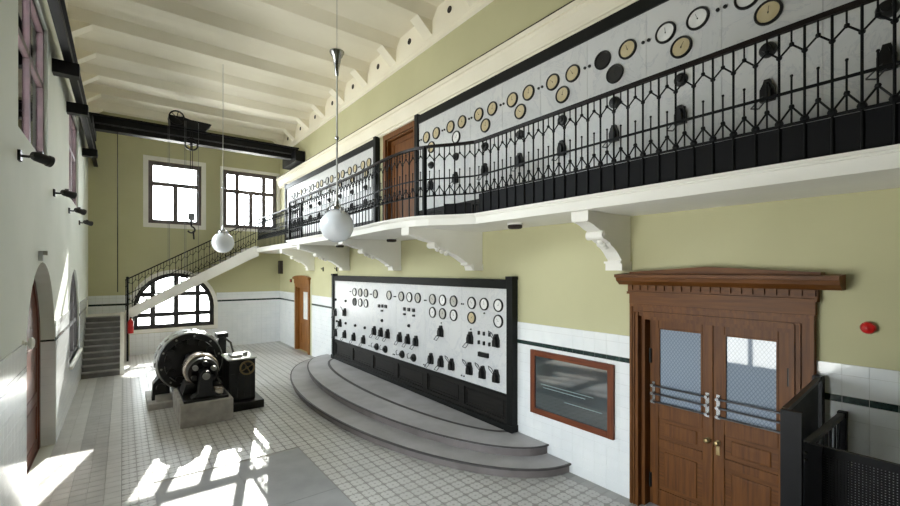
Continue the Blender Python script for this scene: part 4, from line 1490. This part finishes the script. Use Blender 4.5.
for k in range(14):
    a = R(-20 + k * 220 / 13)
    u = Vector((math.cos(a), 0, math.sin(a)))
    tg = Vector((-math.sin(a), 0, math.cos(a)))
    c = Vector(GC) + u * 0.735 + Vector((0, 0.35, 0))
    vs = [c + tg * sx * 0.055 + Vector((0, sy * 0.2, 0)) + u * sz for sz in (-0.02, 0.025) for sy in (-1, 1) for sx in (-1, 1)]
    q_ = MB()
    q_._add(vs, [(0, 2, 3, 1), (4, 5, 7, 6), (0, 1, 5, 4), (2, 6, 7, 3), (0, 4, 6, 2), (1, 3, 7, 5)])
    q_.build('vent_cover', M['machine_grey'], gn)
rot = MB().lathe([(0.55, 0.06), (0.55, 0.50), (0.42, 0.52), (0.20, 0.52), (0.20, 0.02), (0.42, 0.02)], GC, (0, 1, 0), 40, closed=True)
rot.build('rotor', M['machine'], gn, True)
for k in range(12):
    a = 2 * math.pi * k / 12
    MB().cyl((GC[0] + 0.49 * math.cos(a), 12.50, GC[2] + 0.49 * math.sin(a)), (GC[0] + 0.49 * math.cos(a), 12.62, GC[2] + 0.49 * math.sin(a)), 0.085, n=12).build('pole_coil', M['machine'], gn, True)
for k in range(10):
    a = 2 * math.pi * k / 10 + 0.2
    MB().sphere((GC[0] + 0.635 * math.cos(a), 12.51, GC[2] + 0.635 * math.sin(a)), 0.025, 8, 6).build('bolt', M['machine_grey'], gn)
MB().cyl((1.45, 10.75, 1.0), (1.38, 13.6, 1.02), 0.075, n=16).build('shaft', M['steel'], gn, True)
EC = (1.45, 11.10, 1.0)
MB().lathe([(0.10, 0.04), (0.24, 0.0), (0.30, 0.05), (0.32, 0.24), (0.30, 0.26), (0.10, 0.26)], EC, (0, 1, 0), 32, closed=True).build('exciter_frame', M['machine'], gn, True)
MB().lathe([(0.10, 0.25), (0.345, 0.25), (0.365, 0.28), (0.365, 0.62), (0.345, 0.66), (0.10, 0.66)], EC, (0, 1, 0), 36, closed=True).build('commutator_ring', M['copper'], gn, True)
MB().lathe([(0.09, 0.67), (0.28, 0.67), (0.28, 1.25), (0.09, 1.25)], EC, (0, 1, 0), 30, closed=True).build('armature_core', M['machine'], gn, True)
for k in range(6):
    a = 2 * math.pi * k / 6 + 0.4
    MB().cyl((1.45 + 0.21 * math.cos(a), 10.98, 1.0 + 0.21 * math.sin(a)), (1.45 + 0.21 * math.cos(a), 11.15, 1.0 + 0.21 * math.sin(a)), 0.055, n=10).build('brush_holder', M['machine'] if k % 2 else M['machine_grey'], gn, True)
MB().prism([(1.13, 0.48), (1.77, 0.48), (1.70, 0.56), (1.60, 0.62), (1.56, 1.0), (1.52, 1.08), (1.45, 1.11), (1.38, 1.08), (1.34, 1.0), (1.30, 0.62), (1.20, 0.56)],
           lambda a, b, d: (a, d, b), 10.72, 11.0).build('bearing_pedestal', M['machine'], gn, bevel=0.015)
MB().cyl((1.45, 10.67, 0.99), (1.45, 10.74, 0.99), 0.075, n=16).build('bearing_cap', M['machine_grey'], gn, True)
MB().box(1.02, 1.88, 10.62, 12.1, 0.48, 0.53).build('bed_plate', M['machine'], gn, bevel=0.008)
MB().box(1.62, 1.80, 10.75, 11.0, 0.53, 0.68).build('oil_box', M['copper'], gn, bevel=0.02)
MB().prism([(1.05, 0.53), (1.67, 0.53), (1.60, 0.75), (1.12, 0.75)], lambda a, b, d: (a, d, b), 11.2, 11.8).build('exciter_foot', M['machine'], gn)
for xs_a, xs_b in ((0.55, 0.92), (1.80, 2.17)):
    ft = MB().prism([(xs_a, 0.15), (xs_b, 0.15), (xs_b, 0.9), ((xs_a + xs_b) / 2, 0.75), (xs_a + 0.03, 0.55)] if xs_a < 1 else
                    [(xs_a, 0.15), (xs_b, 0.15), (xs_b - 0.03, 0.55), ((xs_a + xs_b) / 2, 0.75), (xs_a, 0.9)], lambda a, b, d: (a, d, b), 12.62, 13.0)
    o = ft.build('frame_foot', M['machine'], gn, bevel=0.015)
    MB().cyl(((xs_a + xs_b) / 2, 12.5, 0.45), ((xs_a + xs_b) / 2, 12.62, 0.45), 0.10, n=16).build('foot_eye', M['machine'], o, True)
MB().prism([(1.02, 0.15), (1.70, 0.15), (1.55, 0.6), (1.5, 1.15), (1.22, 1.15), (1.17, 0.6)], lambda a, b, d: (a, d, b), 13.3, 13.6).build('rear_pedestal', M['machine'], gn)
bxo = MB().box(1.98, 2.56, 11.18, 12.0, 0.19, 1.17).build('control_case', M['machine'], gn, bevel=0.015)
MB().box(1.95, 2.59, 11.15, 12.03, 1.17, 1.21).build('lit_case_lid', M['lamp_grey'], bxo, bevel=0.01)  # lid coloured pale to paint in the light on its top
for k in range(4):
    MB().box(2.02 + 0.145 * k, 2.10 + 0.145 * k, 11.165, 11.19, 0.28, 0.85).build('cooling_rib', M['machine'], bxo)
MB().box(2.05, 2.3, 11.3, 11.7, 1.21, 1.27).cyl((2.40, 11.5, 1.21), (2.40, 11.5, 1.30), 0.06, n=12).build('top_terminal', M['machine_grey'], bxo, bevel=0.01)
wc = (2.36, 11.10, 0.98)
wh = MB().lathe([(0.17, -0.02), (0.17, 0.02), (0.135, 0.02), (0.135, -0.02)], wc, (0, 1, 0), 24, closed=True)
for k in range(2):
    a = k * math.pi / 2 + 0.5
    wh.cyl((wc[0] + 0.15 * math.cos(a), wc[1], wc[2] + 0.15 * math.sin(a)), (wc[0] - 0.15 * math.cos(a), wc[1], wc[2] - 0.15 * math.sin(a)), 0.014, n=6)
wh.cyl((wc[0], wc[1] - 0.02, wc[2]), (wc[0], 11.18, wc[2]), 0.03, n=10)
wh.build('hand_wheel', M['brass'], gn, True)
MB().box(1.98, 2.16, 12.55, 12.85, 0.15, 1.62).box(1.94, 2.2, 12.50, 12.9, 1.55, 1.66).build('cable_post', M['machine'], gn, bevel=0.01)
MB().tube([(2.05, 12.6, 1.6), (2.2, 12.2, 1.45), (2.2, 11.8, 1.21)], 0.025, 6).tube([(1.9, 12.5, 0.6), (2.0, 12.2, 0.4), (1.98, 12.0, 0.5)], 0.03, 6).build('cable', M['machine'], gn, True)
